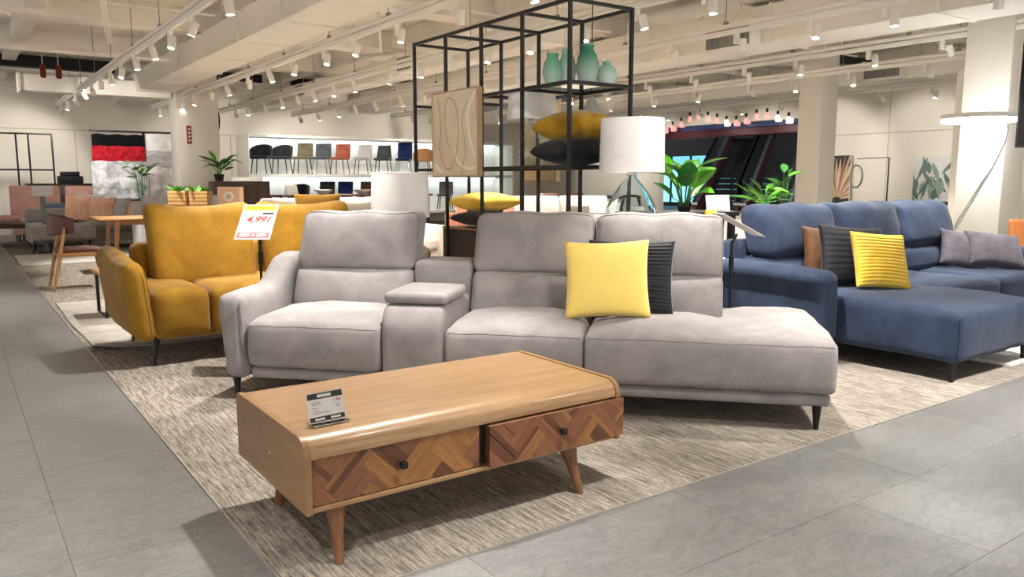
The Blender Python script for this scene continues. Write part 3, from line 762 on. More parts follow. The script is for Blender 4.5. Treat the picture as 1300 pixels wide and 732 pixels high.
def strokes(t):
    ribbon(t, [(-.25, .62), (-.2, .4), (-.22, .2), (-.12, .06), (0, .12), (.06, .34), (.02, .55), (-.1, .6), (-.14, .42), (-.08, .2)], .014, M_st1)
    ribbon(t, [(.3, .63), (.2, .48), (.22, .3), (.3, .14)], .03, M_st2); ribbon(t, [(.1, .02), (.16, .2), (.12, .42), (.2, .6)], .01, M_st1)
    ribbon(t, [(-.3, .1), (-.18, .02)], .03, M_st2); ribbon(t, [(.0, .22), (.05, .12), (.2, .06), (.3, .08)], .02, M_st2)
strokes(canvas('beige abstract canvas hanging on the front of the black rack', 3.225, 4.985, 5.665, 1.285, 1.945, .04, 'x'))
canvas('beige abstract canvas hanging on the rear of the black rack', 3.86, 4.85, 5.3, 1.25, 1.95, .04, 'x')
# green glass vases
def m_vase(nm, top, bot):
    m, nt, b = nmat(nm)
    tc = N(nt, 'ShaderNodeTexCoord').outputs['Generated']; sx = N(nt, 'ShaderNodeSeparateXYZ'); nt.links.new(tc, sx.inputs[0])
    c = ramp(nt, sx.outputs[2], [(.05, bot), (.75, top)]); nt.links.new(c, b.inputs['Base Color'])
    b.inputs['Transmission Weight'].default_value = .5; b.inputs['Roughness'].default_value = .12; b.inputs['IOR'].default_value = 1.3
    return m
MV = [m_vase('green_glass_dark', '4a9270', 'd5e6dc'), m_vase('green_glass', '7cc0a0', 'd8eee4'), m_vase('green_glass_pale', 'a5d6c0', 'f0faf6')]
def vase(label, x, y, h, r, neck, m, sh=.55):
    pr = [(r * .5, 0), (r * .62, .004), (r * .82, h * .12), (r, h * .38), (r * .98, h * .5), (r * .8, h * .72), (neck * 1.05, h * .86), (neck, h * .92), (neck * 1.08, h * .99), (neck * 1.08, h)]
    inn = [(max(.004, a - .006), z) for a, z in reversed(pr)]; inn[-1] = (r * .45, .01)
    t = thing('vase', label, 'vase', (x, y, 1.898), 0, 'green glass vases on the rack')
    body = MB().lathe(pr + inn, 28).build('body', m, t)
    MB().tube([(neck * 1.07 * cos(a), neck * 1.07 * sin(a), h) for a in [2 * pi * i / 24 for i in range(24)]], .004, 6, True).build('lip', m, t)
vase('green glass vase with straight neck, leftmost on the top rack shelf', 3.385, 4.3, .2, .068, .038, MV[1])
vase('tall pale green vase behind the rack post', 3.49, 4.27, .235, .062, .035, MV[2])
vase('largest dark green glass vase on the rack', 3.525, 4.1, .245, .078, .04, MV[0])
vase('narrow little green vase half hidden between two larger ones', 3.665, 4.26, .15, .034, .016, MV[1])
vase('small round pale green vase at the right end of the rack', 3.685, 4.09, .15, .072, .026, MV[2])
# cushions on the rack
M_must2 = fabric('mustard_cotton', '8f6c14', 'b3891f', 6, 260, .3)
def flat_cushion(label, mat, w, h, t, loc, rz, group=None, tilt=0):
    o = cushion(w, h, t, 18, .08, ex=.36).build('cushion', mat, sharp=80); tag(o, label, 'cushion', group); o.location = loc; o.rotation_euler = (R(tilt), 0, rz); return o
flat_cushion('mustard cushion lying on top of a black one on the rack shelf', M_must2, .46, .46, .23, (3.57, 4.25, 1.62), R(8))
flat_cushion('black cushion lying under the mustard one on the rack shelf', M_blackfab, .47, .47, .2, (3.56, 4.26, 1.457), R(-5))
flat_cushion('lemon yellow cushion lying low at the left end of the rack', M_yelfab, .42, .44, .16, (3.52, 5.34, 1.085), R(6))
flat_cushion('black cushion lying under the lemon yellow one low in the rack', M_blackfab, .42, .44, .13, (3.52, 5.34, .955), R(0))
bx = thing('storage_cube', 'black cube box with oak top in the lower rack', 'cabinet', (3.56, 5.36, .313))
MB().rb(-.245, .245, -.3, .3, 0, .55, .004).build('carcass', plain('charcoal_laminate', '1f1f22', .5), bx)
MB().rb(-.25, .25, -.305, .305, .552, .572, .003).build('oak_top', M_oakY, bx)
MB().box(-.248, -.2455, .2, .235, .47, .51).build('sticker', M_paper, bx)
# ================================================================ LAMPS
M_shade = plain('white_linen_shade', 'efedea', .8, bmp=.1); M_shadeg = plain('pale_grey_shade', 'd8d4cf', .8, bmp=.1)
M_clear = glass('clear_glass', 'eef7fa', .01, 1.4)
M_chrome = plain('brushed_steel', 'b5b5b3', .25, 1)
def shade(t, r0, r1, z0, z1, m):
    o = MB().lathe([(r0, z0), (r1, z1), (r1 - .004, z1), (r0 - .004, z0)], 48, closed=True).build('lamp_shade', m, t)
    for r, z in ((r0, z0), (r1, z1)):
        MB().tube([((r - .002) * cos(a), (r - .002) * sin(a), z) for a in [2 * pi * i / 40 for i in range(40)]], .0035, 5, True).build('shade_rim', m, o)
    for a in (0, 2 * pi / 3, 4 * pi / 3): MB().cyl((0, 0, z1 - .03), ((r1 - .004) * cos(a), (r1 - .004) * sin(a), z1 - .01), .0025, n=6).build('spider_arm', M_chrome, o)
    return o
def side_table(label, x, y, h, r=.24, m=M_black):
    t = thing('side_table', label, 'side table', (x, y, 0))
    MB().lathe([(r, h - .02), (r, h)], 32).build('table_top', m, t); MB().cyl((0, 0, .02), (0, 0, h - .02), .018).build('stem', m, t); MB().lathe([(r * .7, 0), (r * .68, .018), (.02, .022)], 28).build('foot_plate', m, t)
def glass_lamp(label, x, y, z, prof, sr0, sr1, sz0, sz1, sm, group=None):
    t = thing('table_lamp', label, 'table lamp', (x, y, z))
    inn = [(max(.003, r - .004), zz) for r, zz in reversed(prof)]; inn[-1] = (inn[-1][0], .008)
    MB().lathe(prof + inn, 32).build('glass_base', M_clear, t)
    top = prof[-1][1]
    MB().cyl((0, 0, top), (0, 0, top + .03), prof[-1][0] + .004, n=16).build('collar', M_chrome, t)
    MB().cyl((0, 0, top + .03), (0, 0, sz1 - .03), .007, n=10).build('stem', M_chrome, t)
    MB().lathe([(.014, sz0 + .05), (.028, sz0 + .08), (.03, sz0 + .12), (.012, sz0 + .15)], 16).build('bulb', M_white, t)
    shade(t, sr0, sr1, sz0, sz1, sm); return t
side_table('small black side table hidden behind the grey sofa under the big lamp', 3.58, 3.72, .8, .2)
LP = [(.12, 0), (.155, .01), (.172, .1), (.17, .22), (.155, .29), (.12, .36), (.07, .43), (.035, .47), (.028, .49)]
glass_lamp('table lamp with wide white drum shade and faceted clear glass base', 3.58, 3.72, .8, LP, .208, .2, .51, .84, M_shade)
side_table('small black side table behind the grey sofa under the grey lamp', 2.62, 5.07, .5, .17)
glass_lamp('table lamp with pale grey shade between grey and mustard sofas', 2.62, 5.07, .5, [(.08, 0), (.1, .01), (.11, .1), (.08, .25), (.03, .35)], .208, .2, .50, .81, M_shadeg)
glass_lamp('table lamp with cream shade and round glass base inside the rack', 3.58, 4.79, 1.357, [(.05, 0), (.085, .01), (.1, .07), (.09, .16), (.05, .26), (.025, .32)], .185, .175, .345, .53, M_shade)
# ================================================================ PRICE SIGNS
def sign_stand(label, x, y, top, rz, tilt, w=.21, h=.25, price='4,991', foot='50% + 20%', head='CLEARANCE', roll=0):
    t = thing('price_sign', label, 'price sign', (x, y, 0), rz)
    MB().lathe([(.12, 0), (.12, .008), (.012, .012)], 24).build('foot_plate', M_black, t)
    MB().cyl((0, 0, .01), (0, 0, top - .1), .009, n=10).build('post', M_black, t); MB().cyl((0, 0, top - .28), (0, 0, top - .2), .016, n=10).build('clamp', M_black, t)
    MB().cyl((0, 0, top - .12), (0, -.03, top - .06), .009, n=8).build('tilt_arm', M_black, t)
    c = MB().box(-w / 2, w / 2, -h / 2, h / 2, -.002, .002).build('card', M_paper, t, (0, -.035, top), (R(90 - tilt), 0, R(roll)))
    e = .0022
    MB().box(-w * .46, w * .46, h * .33, h * .475, .0018, e).build('yellow_band', M_yel, c)
    MB().box(-w * .46, w * .46, -h * .47, -h * .3, .0018, e).build('pink_band', M_pinkred, c)
    MB().box(w * .1, w * .42, h * .21, h * .275, .0018, e).build('dark_box', M_ink, c)
    M_br = plain('print_olive', '8f8416', .5)
    text('lettering', head, h * .1, M_br, c, (0, h * .4, .0024), shear=.2)
    text('lettering', price, h * .25, M_red, c, (w * .02, h * .06, .0024), shear=.35, bold=.002)
    text('lettering', foot, h * .13, M_paper, c, (0, -h * .385, .0024), bold=.0015)
    for yy, x0, x1 in ((h * .235, -w * .44, w * .05), (-h * .1, -w * .44, -w * .15), (-h * .17, -w * .44, w * .3), (-h * .23, -w * .44, w * .0)):
        MB().box(x0, x1, yy, yy + h * .012, .0018, e).build('print_line', M_grayink, c)
    return t
sign_stand('white price sign with yellow band on a stand before the mustard sofa', 1.66, 5.24, .985, R(-38), 44, .235, .30)
sign_stand('white price sign seen edge-on between the grey and blue sofas', 3.95, 3.2, .985, R(62), 62, .2, .3, price='4,291')
# ================================================================ LEFT MIDDLE GROUND
M_beech = wood('oak_chair_wood', '9a6a3a', 'b98650', 2, 4); M_leather = plain('brown_leather', '54291a', .42, 0, .08, 6)
M_taupe = fabric('taupe_fabric', '8c847c', '9c948b', 5, 260); M_pink = fabric('dusty_pink_fabric', 'b78a7c', 'c99c8e', 4, 260); M_peach = fabric('peach_cotton', 'd3a083', 'e2b59a', 5, 260)
M_slate = fabric('slate_fabric', '4a5562', '5a6572', 6, 260); M_cream2 = fabric('cream_fabric', 'd8d2c6', 'e6e0d4', 5, 260)
M_lightgrey = fabric('pale_grey_fabric', 'a3a09e', 'b2afac', 5, 260); M_terra = fabric('terracotta_fabric', '9c6247', 'b0745a', 5, 260)
M_walnut = wood('walnut_furniture', '3e281c', '573a28', 0, 4)
def wrap_rug(label, x0, x1, y0, y1, m, z=.016):
    o = MB().soft(x0, x1, y0, y1, .0045, z, .005, 12, 2, None, lambda x, y, zz: (x + .01 * sin(y * 3), y + .01 * sin(x * 4), zz + (.045 * ss(.25, 0, sqrt((x - x0) ** 2 + (y - y0) ** 2)) if 'curled' in label else 0)))
    return tag(o.build('rug', m), label, 'rug')
def m_rug(nm, a, b_, sc=6):
    return fabric(nm, a, b_, sc, 90, .1, .95, .6)
wrap_rug('pale grey rug with curled corner under the mustard sofa', .79, 2.9, 6.42, 9.2, m_rug('pale_rug', '98928a', 'b0a9a0', 3))
wrap_rug('off-white rug under the taupe chaise at far left', .8, 3.2, 13.7, 15.6, m_rug('white_rug', 'b4aea4', 'c6c0b6', 3))
wrap_rug('white shaggy rug beside the blue sofa chaise', 5.75, 8.2, 2.3, 2.9, m_rug('shaggy_rug', 'c9c5be', 'ecebe6', 40), .03)
def dining_chair(label, x, y, rz):
    t = thing('dining_chair', label, 'chair', (x, y, 0), rz, 'oak dining chairs')
    MB().soft(-.24, .24, -.23, .23, .43, .475, .02, 4, 3, {'+z': .012}).build('seat', M_leather, t)
    MB().rb(-.24, .24, -.24, .24, .385, .43, .006).build('seat_frame', M_beech, t)
    for s in (-1, 1):
        MB().tube([(s * .25, -.26, 0), (s * .235, -.215, .4)], [.014, .022], 10).build('leg', M_beech, t)
        MB().tube([(s * .28, .30, 0), (s * .262, .22, .4), (s * .25, .15, .72)], [.014, .024, .016], 10).build('leg', M_beech, t)
    def fb(x_, y_, z): 
        return (x_, y_ - .22 * (abs(x_) / .28) ** 2.2, z + .05 * (1 - (abs(x_) / .28) ** 2) * (1 if z > .7 else -.6))
    MB().soft(-.285, .285, .275, .305, .655, .83, .013, 12, 2, None, fb).build('backrest', M_leather, t)
    return t
dining_chair('oak dining chair with brown leather back at the end of the dining table', 1.2, 10.6, R(90))
dining_chair('oak dining chair with brown leather back half hidden by mustard sofa', 2.42, 11.3, R(-62))
dt = thing('dining_table', 'oak dining table beyond the mustard sofa', 'table', (2.35, 12.3, 0))
MB().soft(-.75, .75, -.5, .5, .72, .75, .012, 3, 2).build('table_top', M_beech, dt)
for x, y in ((-.5, -.34), (-.5, .34), (.5, -.34), (.5, .34)): MB().tube([(x, y, .72), (x * 1.12, y * 1.15, 0)], [.035, .022], 10).build('leg', M_beech, dt)
MB().rb(-.55, .55, -.3, .3, .65, .72, .006).build('apron', M_beech, dt)
et = thing('end_table', 'low oak end table on a black metal frame beside the mustard arm', 'side table', (1.34, 8.15, 0))
MB().rb(-.3, .3, -.3, .3, .40, .43, .006).build('table_top', M_beech, et)
for x in (-.25, .25):
    MB().tube([(x, -.25, .4), (x, -.25, .015), (x, .25, .015), (x, .25, .4)], .016, 6).build('leg', M_black, et)
def sofa(name, label, loc, rz, L, D, H, m, legs=M_black, arms=(1, 1), seatz=.42, armh=.62, cushions=3, backs=True, base=.13):
    t = thing(name, label, 'sofa', loc, rz)
    MB().soft(-L / 2 + .03, L / 2 - .03, -D / 2 + .03, D / 2 - .02, base, seatz - .15, .03, 3).build('base', m, t)
    x0 = -L / 2 + (.16 if arms[0] else 0); x1 = L / 2 - (.16 if arms[1] else 0); w = (x1 - x0) / cushions
    for i in range(cushions):
        MB().soft(x0 + w * i + .004, x0 + w * (i + 1) - .004, -D / 2, D / 2 - .2, seatz - .16, seatz, .04, 5, 3, {'+z': .03}).build('seat_cushion', m, t)
        if backs: MB().soft(x0 + w * i + .006, x0 + w * (i + 1) - .006, D / 2 - .3, D / 2 - .08, seatz, H, .06, 5, 3, {'-y': .05}, lambda x, y, z: (x, y + (z - seatz) * .25, z)).build('back_cushion', m, t)
    if backs: MB().soft(-L / 2 + .02, L / 2 - .02, D / 2 - .1, D / 2 + .06, base, H - .12, .04, 3).build('back_shell', m, t)
    for s, a in ((-1, arms[0]), (1, arms[1])):
        if a: MB().soft(s * L / 2 - (.0 if s < 0 else .15), s * L / 2 + (.15 if s < 0 else 0), -D / 2, D / 2, base, armh, .05, 4, 3).build('armrest', m, t)
    for x in (-L / 2 + .1, L / 2 - .1):
        for y in (-D / 2 + .08, D / 2 - .06): MB().tube([(x, y, base + .02), (x * 1.01, y, 0)], [.02, .012], 8).build('leg', legs, t)
    return t
# taupe chaise lounge sofa
cl = sofa('lounge_sofa', 'taupe sofa with long chaise at far left behind the dining chair', (2.4, 16.9, 0), 0, 2.6, 1.0, .74, M_taupe, arms=(0, 1), cushions=3, seatz=.48)
MB().soft(-1.3, -.3, -1.1, -.5, .22, .48, .06, 5, 3, {'+z': .02}).build('chaise_seat', M_taupe, cl)
for x in (-1.25, -.4): MB().tube([(x, -1.0, .24), (x - .02, -1.06, .12), (x - .04, -1.08, 0)], [.02, .016, .014], 8).build('leg', M_black, cl)
def simple_cushion(label, m, x, y, z, lean, yaw, w=.45, t=.15, roll=0): return put_cushion('cushion', label, m, w, w, t, ((x, y, 0), 0), 0, 0, z, lean, yaw, roll)
simple_cushion('peach cushion furthest left on the taupe sofa', M_peach, 1.92, 16.85, .5, 14, -35, .5)
simple_cushion('second peach cushion from the left on the taupe sofa', M_peach, 2.14, 16.75, .5, 14, -40, .48)
simple_cushion('peach cushion standing before the slate one on the taupe sofa', M_peach, 2.28, 16.5, .5, 18, -48, .48)
simple_cushion('pale blue-grey cushion at the front of the taupe sofa row', M_lightgrey, 2.5, 16.35, .5, 20, -50, .48)
simple_cushion('dark slate cushion at the right of the taupe sofa row', M_slate, 2.72, 16.4, .5, 20, -42, .46)
simple_cushion('pale grey cushion at the back of the taupe sofa', M_lightgrey, 2.2, 17.0, .5, 10, -10, .52)
simple_cushion('wide peach cushion right of the slate one behind the dining table', M_peach, 2.9, 16.1, .46, 30, -5, .5)
# grey sofa behind dining table
sofa('grey_sofa', 'pale grey two seat sofa behind the dining table', (3.5, 14.6, 0), 0, 1.9, .9, 1.0, M_lightgrey, cushions=2)
# pink beds / sofas at the far left
def headboard(label, x, y, w, h, m):
    t = thing('lounge_bench', label, 'sofa', (x, y, 0))
    MB().soft(-w / 2, w / 2, .35, .5, .1, h, .05, 4, 3, {'-y': .02}).build('backrest', m, t); MB().soft(-w / 2, w / 2, -.45, .36, .14, .45, .05, 4, 3, {'+z': .02}).build('seat', m, t)
    for x_ in (-w / 2 + .08, w / 2 - .08):
        for y_ in (-.38, .42): MB().cyl((x_, y_, .15), (x_, y_, 0), .02, .014, 8).build('leg', M_black, t)
headboard('dusty pink high back sofa behind the sign at far left', 1.52, 19.6, .95, 1.16, M_pink); headboard('dusty pink high back sofa right of the other pink one', 2.55, 19.4, .95, 1.15, M_pink)
sofa('slate_sofa', 'small slate blue armchair before the pink sofas', (1.75, 17.95, 0), 0, .8, .7, .82, M_slate, cushions=1)
wt = thing('low_table', 'dark walnut low table at the left edge', 'table', (.6, 18.2, 0))
MB().rb(-1.0, .75, -.5, .5, .36, .44, .008).build('table_top', M_walnut, wt)
for x, y in ((-.9, -.42), (.65, -.42), (-.9, .42), (.65, .42)): MB().rb(x - .03, x + .03, y - .03, y + .03, 0, .36, .004).build('leg', M_walnut, wt)
flat_cushion('small pink cushion lying on the dark low table', M_pink, .5, .4, .16, (.85, 18.0, .53), 0)
st = thing('info_sign', 'white info panel on a thin grey stand before pink sofas', 'sign', (1.33, 16.1, 0))
MB().rb(-.04, .04, -.03, .03, 0, .98, .004).build('post', plain('grey_post', '6f7674', .5), st); MB().box(-.16, .16, -.14, .14, -.004, .004).build('panel', M_paper, st, (0, -.02, 1.08), (R(38), 0, R(-10))); MB().rb(-.14, .14, -.12, .12, 0, .02, .004).build('foot_plate', M_black, st)
# planters, box
M_basket = wood('bamboo_basket', 'b98a4e', 'd3a868', 2, 6)
M_leafb = plain('bright_leaf', '5fae2a', .45, 0, .25, 9); M_leafd = plain('dark_leaf', '2f6a2a', .4, 0, .3, 12)
def leaf_mesh(L, Wd, droop=.3, fold=.25, n=7):
    m = MB(); v = []; f = []
    for i in range(n + 1):
        t = i / n; w = Wd / 2 * (sin(pi * min(1, t * .93 + .04)) ** .8) * (1.1 - .35 * t); y = L * t * (1 - .12 * droop * t); z = -droop * L * t * t * .6
        v += [(-w, y, z + fold * w), (0, y, z), (w, y, z + fold * w)]
    for i in range(n):
        for k in (0, 1): f.append((i * 3 + k, i * 3 + k + 1, i * 3 + k + 4, i * 3 + k + 3))
    o = len(v); v2 = [(a, b, c - .002) for a, b, c in v]; f2 = [tuple(reversed([q + o for q in p])) for p in f]
    return m.add(v + v2, f + f2)
LEAVES = {}
def leaf_data(key, m):
    if (key, m.name) not in LEAVES:
        me = leaf_mesh(*key).mesh('leaf', 80); me.materials.append(m); LEAVES[(key, m.name)] = me
    return LEAVES[(key, m.name)]
def plant(label, loc, pot, n, hs, spread, lw, mats, seed, stem=True, cat='plant', name='potted_plant', potm=None, lean=.5):
    rd = random.Random(seed); t = thing(name, label, cat, loc)
    pr, ph = pot
    if pr:
        MB().lathe([(pr * .75, 0), (pr, ph), (pr * .9, ph), (pr * .88, ph - .02), (.002, ph - .02)], 20).build('pot', potm or M_white, t)
    for i in range(n):
        a = i * 2.4 + rd.uniform(-.4, .4); h = rd.uniform(*hs); r = spread * rd.uniform(.25, 1)
        p = Vector((cos(a) * r * .55, sin(a) * r * .55, ph + h))
        if stem: MB().tube([(cos(a) * pr * .3, sin(a) * pr * .3, max(0, ph - .03)), (p.x * .5, p.y * .5, ph + h * .6), p], .0045, 5).build('stem', mats[-1], t)
        L = lw[0] * rd.uniform(.75, 1.15); key = (round(L, 2), round(lw[1] * rd.choice([.85, 1, 1.15]), 2), rd.choice([.2, .45, .7]), .25)
        o = bpy.data.objects.new('leaf', leaf_data(key, rd.choice(mats))); COL.objects.link(o); o.parent = t
        o.location = p; o.rotation_euler = (R(rd.uniform(15, 70) * (1 - lean * .5)), R(rd.uniform(-25, 25)), a - pi / 2)
    return t
for i, (x, y, lab) in enumerate(((2.62, 11.72, 'left bamboo planter box with bright green plants above the mustard sofa'), (2.86, 11.53, 'right bamboo planter box with bright green plants above the mustard sofa'))):
    t = thing('planter_box', lab, 'planter', (x, y, .92)); t.rotation_euler = (0, 0, R(-35))
    for k in range(4): MB().rb(-.125, .125, -.1, .1, .05 * k, .05 * k + .046, .004).build('slat', M_basket, t)
    rd = random.Random(i)
    for k in range(14):
        o = bpy.data.objects.new('leaf', leaf_data((.13, .06, .45, .25), M_leafb)); COL.objects.link(o); o.parent = t
        o.location = (rd.uniform(-.09, .09), rd.uniform(-.07, .07), .19); o.rotation_euler = (R(rd.uniform(5, 60)), 0, rd.uniform(0, 6.28))
ct2 = thing('console_table', 'dark console table carrying the bamboo planters', 'table', (2.9, 11.5, 0)); ct2.rotation_euler = (0, 0, R(-35))
MB().rb(-.55, .55, -.2, .2, .89, .918, .004).build('table_top', M_walnut, ct2)
for x in (-.5, .5): 
    for y in (-.16, .16): MB().rb(x - .018, x + .018, y - .018, y + .018, 0, .89, .003).build('leg', M_black, ct2)
# cardboard style box with ring emblem
bxo = thing('display_box', 'peach box with white ring emblem behind the mustard sofa', 'box', (2.92, 10.3, .62)); bxo.rotation_euler = (0, 0, R(-35))
MB().rb(-.14, .14, -.08, .08, 0, .56, .004).build('carton', plain('peach_card', 'd9b08f', .7), bxo)
MB().tube([(.05 * cos(a), -.081, .44 + .05 * sin(a)) for a in [2 * pi * i / 24 for i in range(24)]], .012, 6, True).build('ring_emblem', M_paper, bxo)
pl = thing('display_plinth', 'white plinth holding the peach box behind the mustard sofa', 'plinth', (2.92, 10.3, 0)); pl.rotation_euler = (0, 0, R(-35)); MB().rb(-.3, .3, -.2, .2, 0, .6, .006).build('plinth_body', M_white, pl); MB().rb(-.31, .31, -.21, .21, .6, .618, .004).build('plinth_top', M_white, pl)
# ================================================================ FAR LEFT: RUG DISPLAY, FRAMES, PLANTS
def hang_rug(label, x0, x1, y, z0, z1, m):
    o = MB().soft(x0, x1, y - .03, y + .03, z0, z1, .025, 10, 2, None, lambda x, yy, z: (x, yy + .02 * sin(x * 11) + .015 * sin(z * 9), z + .01 * sin(x * 17)))
    return tag(o.build('hanging_rug', m), label, 'rug', 'rugs hanging on the display')
hang_rug('black shaggy rug hanging at the top of the rug display', 2.55, 3.57, 19.0, 1.99, 2.25, m_rug('black_shag', '08080a', '151517', 30))
hang_rug('red shaggy rug hanging under the black one', 2.53, 3.58, 18.94, 1.67, 2.0, m_rug('red_shag', '8d0f1c', 'd42a38', 14))
hang_rug('silver grey fur rug hanging under the red one', 2.49, 3.58, 18.87, .55, 1.68, m_rug('silver_fur', '9a9a9c', 'f2f2f4', 5))
hang_rug('pale patchwork rug hanging right of the shaggy rugs', 3.62, 4.2, 19.0, 1.9, 2.28, m_rug('patch_a', 'dcdad8', 'f6f4f2', 5)); hang_rug('mid grey patchwork rug under the pale one', 3.62, 4.2, 18.97, 1.55, 1.9, m_rug('patch_b', 'a8a5a4', 'c8c5c3', 7)); hang_rug('lower brownish grey patchwork rug', 3.62, 4.2, 18.94, .6, 1.56, m_rug('patch_c', 'a8a09b', 'e0dbd6', 4))
rf = thing('rug_rail', 'dark frame carrying the hanging rugs', 'stand', (3.4, 19.1, 0))
for x in (.19, .84): MB().rb(x - .025, x + .025, -.02, .02, 0, 2.32, .004).build('post', M_black, rf)
MB().rb(-.88, .88, -.02, .02, 2.3, 2.34, .004).build('top_bar', M_black, rf)
fr = thing('metal_frame_rack', 'empty black metal frame rack by the far left wall', 'rack', (.85, 20.4, 0))
for x in (-.2, .42, .65, 1.1) : MB().rb(x - .018, x + .018, -.018, .018, 0, 2.3, .003).build('post', M_black, fr)
for z in (1.5, 2.28): MB().rb(-.5, 1.1, -.018, .018, z - .018, z + .018, .003).build('rail', M_black, fr)
struct(MB().rb(1.0, 2.55, 21.96, 22.0, 0, 2.45, .004).build('door_1', M_wall)); 
sg = thing('column_sign', 'narrow red sign with white characters on the left column', 'sign', (4.05, 16.985, 2.0)); MB().rb(-.045, .045, -.012, .012, 0, .36, .003).build('plate', plain('deep_red', '8f2a24', .5), sg)
for k in range(4): MB().box(-.02, .02, -.0145, -.012, .05 + .075 * k, .09 + .075 * k).build('character', M_paper, sg)
sp = thing('wall_speaker', 'black half round speaker on the right side of the left column', 'speaker', (4.652, 17.25, 2.5)); MB().cyl((0, 0, 0), (.03, 0, 0), .24, n=28).build('disc', M_black, sp); MB().lathe([(.05, 0), (.2, .0)], 20).build('grille', M_dark, sp, (.03, 0, 0), (0, R(90), 0))
cb = thing('sideboard', 'walnut sideboard beside the left column', 'cabinet', (4.8, 16.3, 0)); MB().rb(-.55, .55, -.22, .22, .5, 1.25, .006).build('body', M_walnut, cb)
for k in range(5): MB().rb(-.53 + .21 * k, -.33 + .21 * k, -.235, -.22, .54, 1.21, .004).build('door', M_walnut, cb)
for x in (-.45, .45): MB().rb(x - .03, x + .03, -.15, .15, 0, .5, .004).build('leg', M_black, cb)
plant('dark leafy plant on the walnut sideboard by the column', (4.4, 16.25, 1.252), (.1, .14), 22, (.08, .34), .36, (.3, .1), [M_leafd, M_leafd, M_leafb], 5, potm=M_black)
plant('tall pale plant before the grey patchwork rugs', (3.3, 18.1, 0), (.14, .3), 14, (1.0, 1.35), .3, (.3, .12), [M_leafb, M_leafd], 8, potm=M_white)
# counter at the far wall with small goods
cn = thing('counter', 'long dark counter before the far left wall', 'counter', (2.45, 20.9, 0)); MB().rb(-1.0, 1.0, -.3, .3, 0, 1.17, .008).build('counter_body', M_walnut, cn); MB().rb(-1.05, 1.05, -.33, .33, 1.172, 1.2, .006).build('counter_top', M_black, cn)
pr_ = thing('printer', 'black boxy device on the far counter', 'printer', (2.3, 20.85, 1.202)); MB().rb(-.25, .25, -.2, .2, 0, .17, .02).build('body', M_dark, pr_); MB().rb(-.19, .19, -.15, .15, .17, .27, .02).build('lid', M_dark, pr_)
tr = thing('counter_shelf', 'small black wire shelf with a pink box on the far counter', 'shelf', (3.0, 20.85, 1.202))
for x in (-.16, .16):
    for y in (-.1, .1): MB().box(x - .008, x + .008, y - .008, y + .008, 0, .42).build('post', M_black, tr)
MB().box(-.17, .17, -.11, .11, .4, .415).build('shelf_board', M_black, tr)
pbx = tag(MB().rb(2.93, 3.1, 20.8, 20.9, 1.62, 1.82, .02).build('gift_box', M_pink), 'small pink box on the wire shelf at far left', 'box')
# ================================================================ CHAIR DISPLAY WALL
M_led = emis('cool_led_strip', 'd8f2ff', 3)
ds = thing('chair_shelf', 'long white two tier lit display shelf holding chairs on the far wall', 'shelf', (10.65, 21.45, 0))
MB().rb(-4.2, 4.2, -.55, .5, 1.36, 1.44, .006).build('upper_shelf', M_white, ds); MB().rb(-4.2, 4.2, -.55, .5, 2.4, 2.48, .006).build('canopy', M_white, ds)
MB().box(-4.2, 4.2, .46, .54, .3, 2.4).build('back_panel', M_white, ds); MB().rb(-4.2, 4.2, -.55, .5, .3, .38, .006).build('lower_shelf', M_white, ds)
for x in (-4.22, 4.2): MB().rb(x, x + .03, -.55, .5, 0, 2.48, .004).build('end_panel', M_white, ds)
for z in (2.37, 1.33): MB().rb(-4.1, 4.1, .3, .36, z, z + .025, .004).build('led_strip', M_led, ds)
for z in (2.34, 1.3):
    for x in (-2.8, 0, 2.8):
        ld = bpy.data.lights.new('strip_light', 'AREA'); ld.shape = 'RECTANGLE'; ld.size = 2.6; ld.size_y = .05; ld.energy = 2.4; ld.color = (.82, .94, 1)
        lo = bpy.data.objects.new('strip_light', ld); COL.objects.link(lo); lo.parent = ds; lo.location = (x, .2, z); lo.rotation_euler = (R(25), 0, 0)
def show_chair(label, style, x, y, z, m, lm, rz=R(200), group='chairs on the lit display shelf'):
    t = thing('display_chair', label, 'chair', (x, y, z), rz, group)
    if style == 'tub':
        MB().soft(-.25, .25, -.25, .2, .4, .47, .03, 5, 3, {'+z': .01}).build('seat', m, t)
        me = MB(); v = []; f = []; n = 16
        for r0 in (.25, .285):
            for i in range(n + 1):
                a = R(-15 + 210 * i / n); hh = .46 + .34 * (sin(pi * i / n)) ** .45
                v += [(r0 * cos(a), r0 * sin(a) - .02, .42), (r0 * 1.06 * cos(a), r0 * 1.1 * sin(a), hh)]
        q = 2 * (n + 1)
        for i in range(n):
            f += [(2 * i, 2 * i + 2, 2 * i + 3, 2 * i + 1), (q + 2 * i, q + 2 * i + 1, q + 2 * i + 3, q + 2 * i + 2), (2 * i + 1, 2 * i + 3, q + 2 * i + 3, q + 2 * i + 1)]
        f += [(0, 1, q + 1, q), (2 * n, q + 2 * n, q + 2 * n + 1, 2 * n + 1)]
        me.add(v, f).build('backrest', m, t)
    else:
        tall = 1.02 if style == 'tall' else .86; w = .22 if style != 'bucket' else .23
        MB().soft(-w, w, -.23, .2, .41, .48, .03, 5, 3, {'+z': .012}).build('seat', m, t)
        tp = 1.0 if style != 'bucket' else .82
        MB().soft(-w, w, .17, .23, .44, tall, .028, 6, 3, {'-y': .012}, lambda a, b_, c: (a * (1 + (tp - 1) * (c - .44) / (tall - .44)) if style == 'bucket' else a, b_ + (c - .44) * .2 - (.12 * (a / w) ** 2 if style == 'bucket' else 0), c)).build('backrest', m, t)
    for sx in (-1, 1):
        for sy in (-1, 1): MB().cyl((sx * .16, sy * .16 - .02, .42), (sx * .21, sy * .21 - .01, 0), .017, .012, 8).build('leg', lm, t)
    return t
cm = lambda n, a, b_: fabric(n, a, b_, 8, 200)
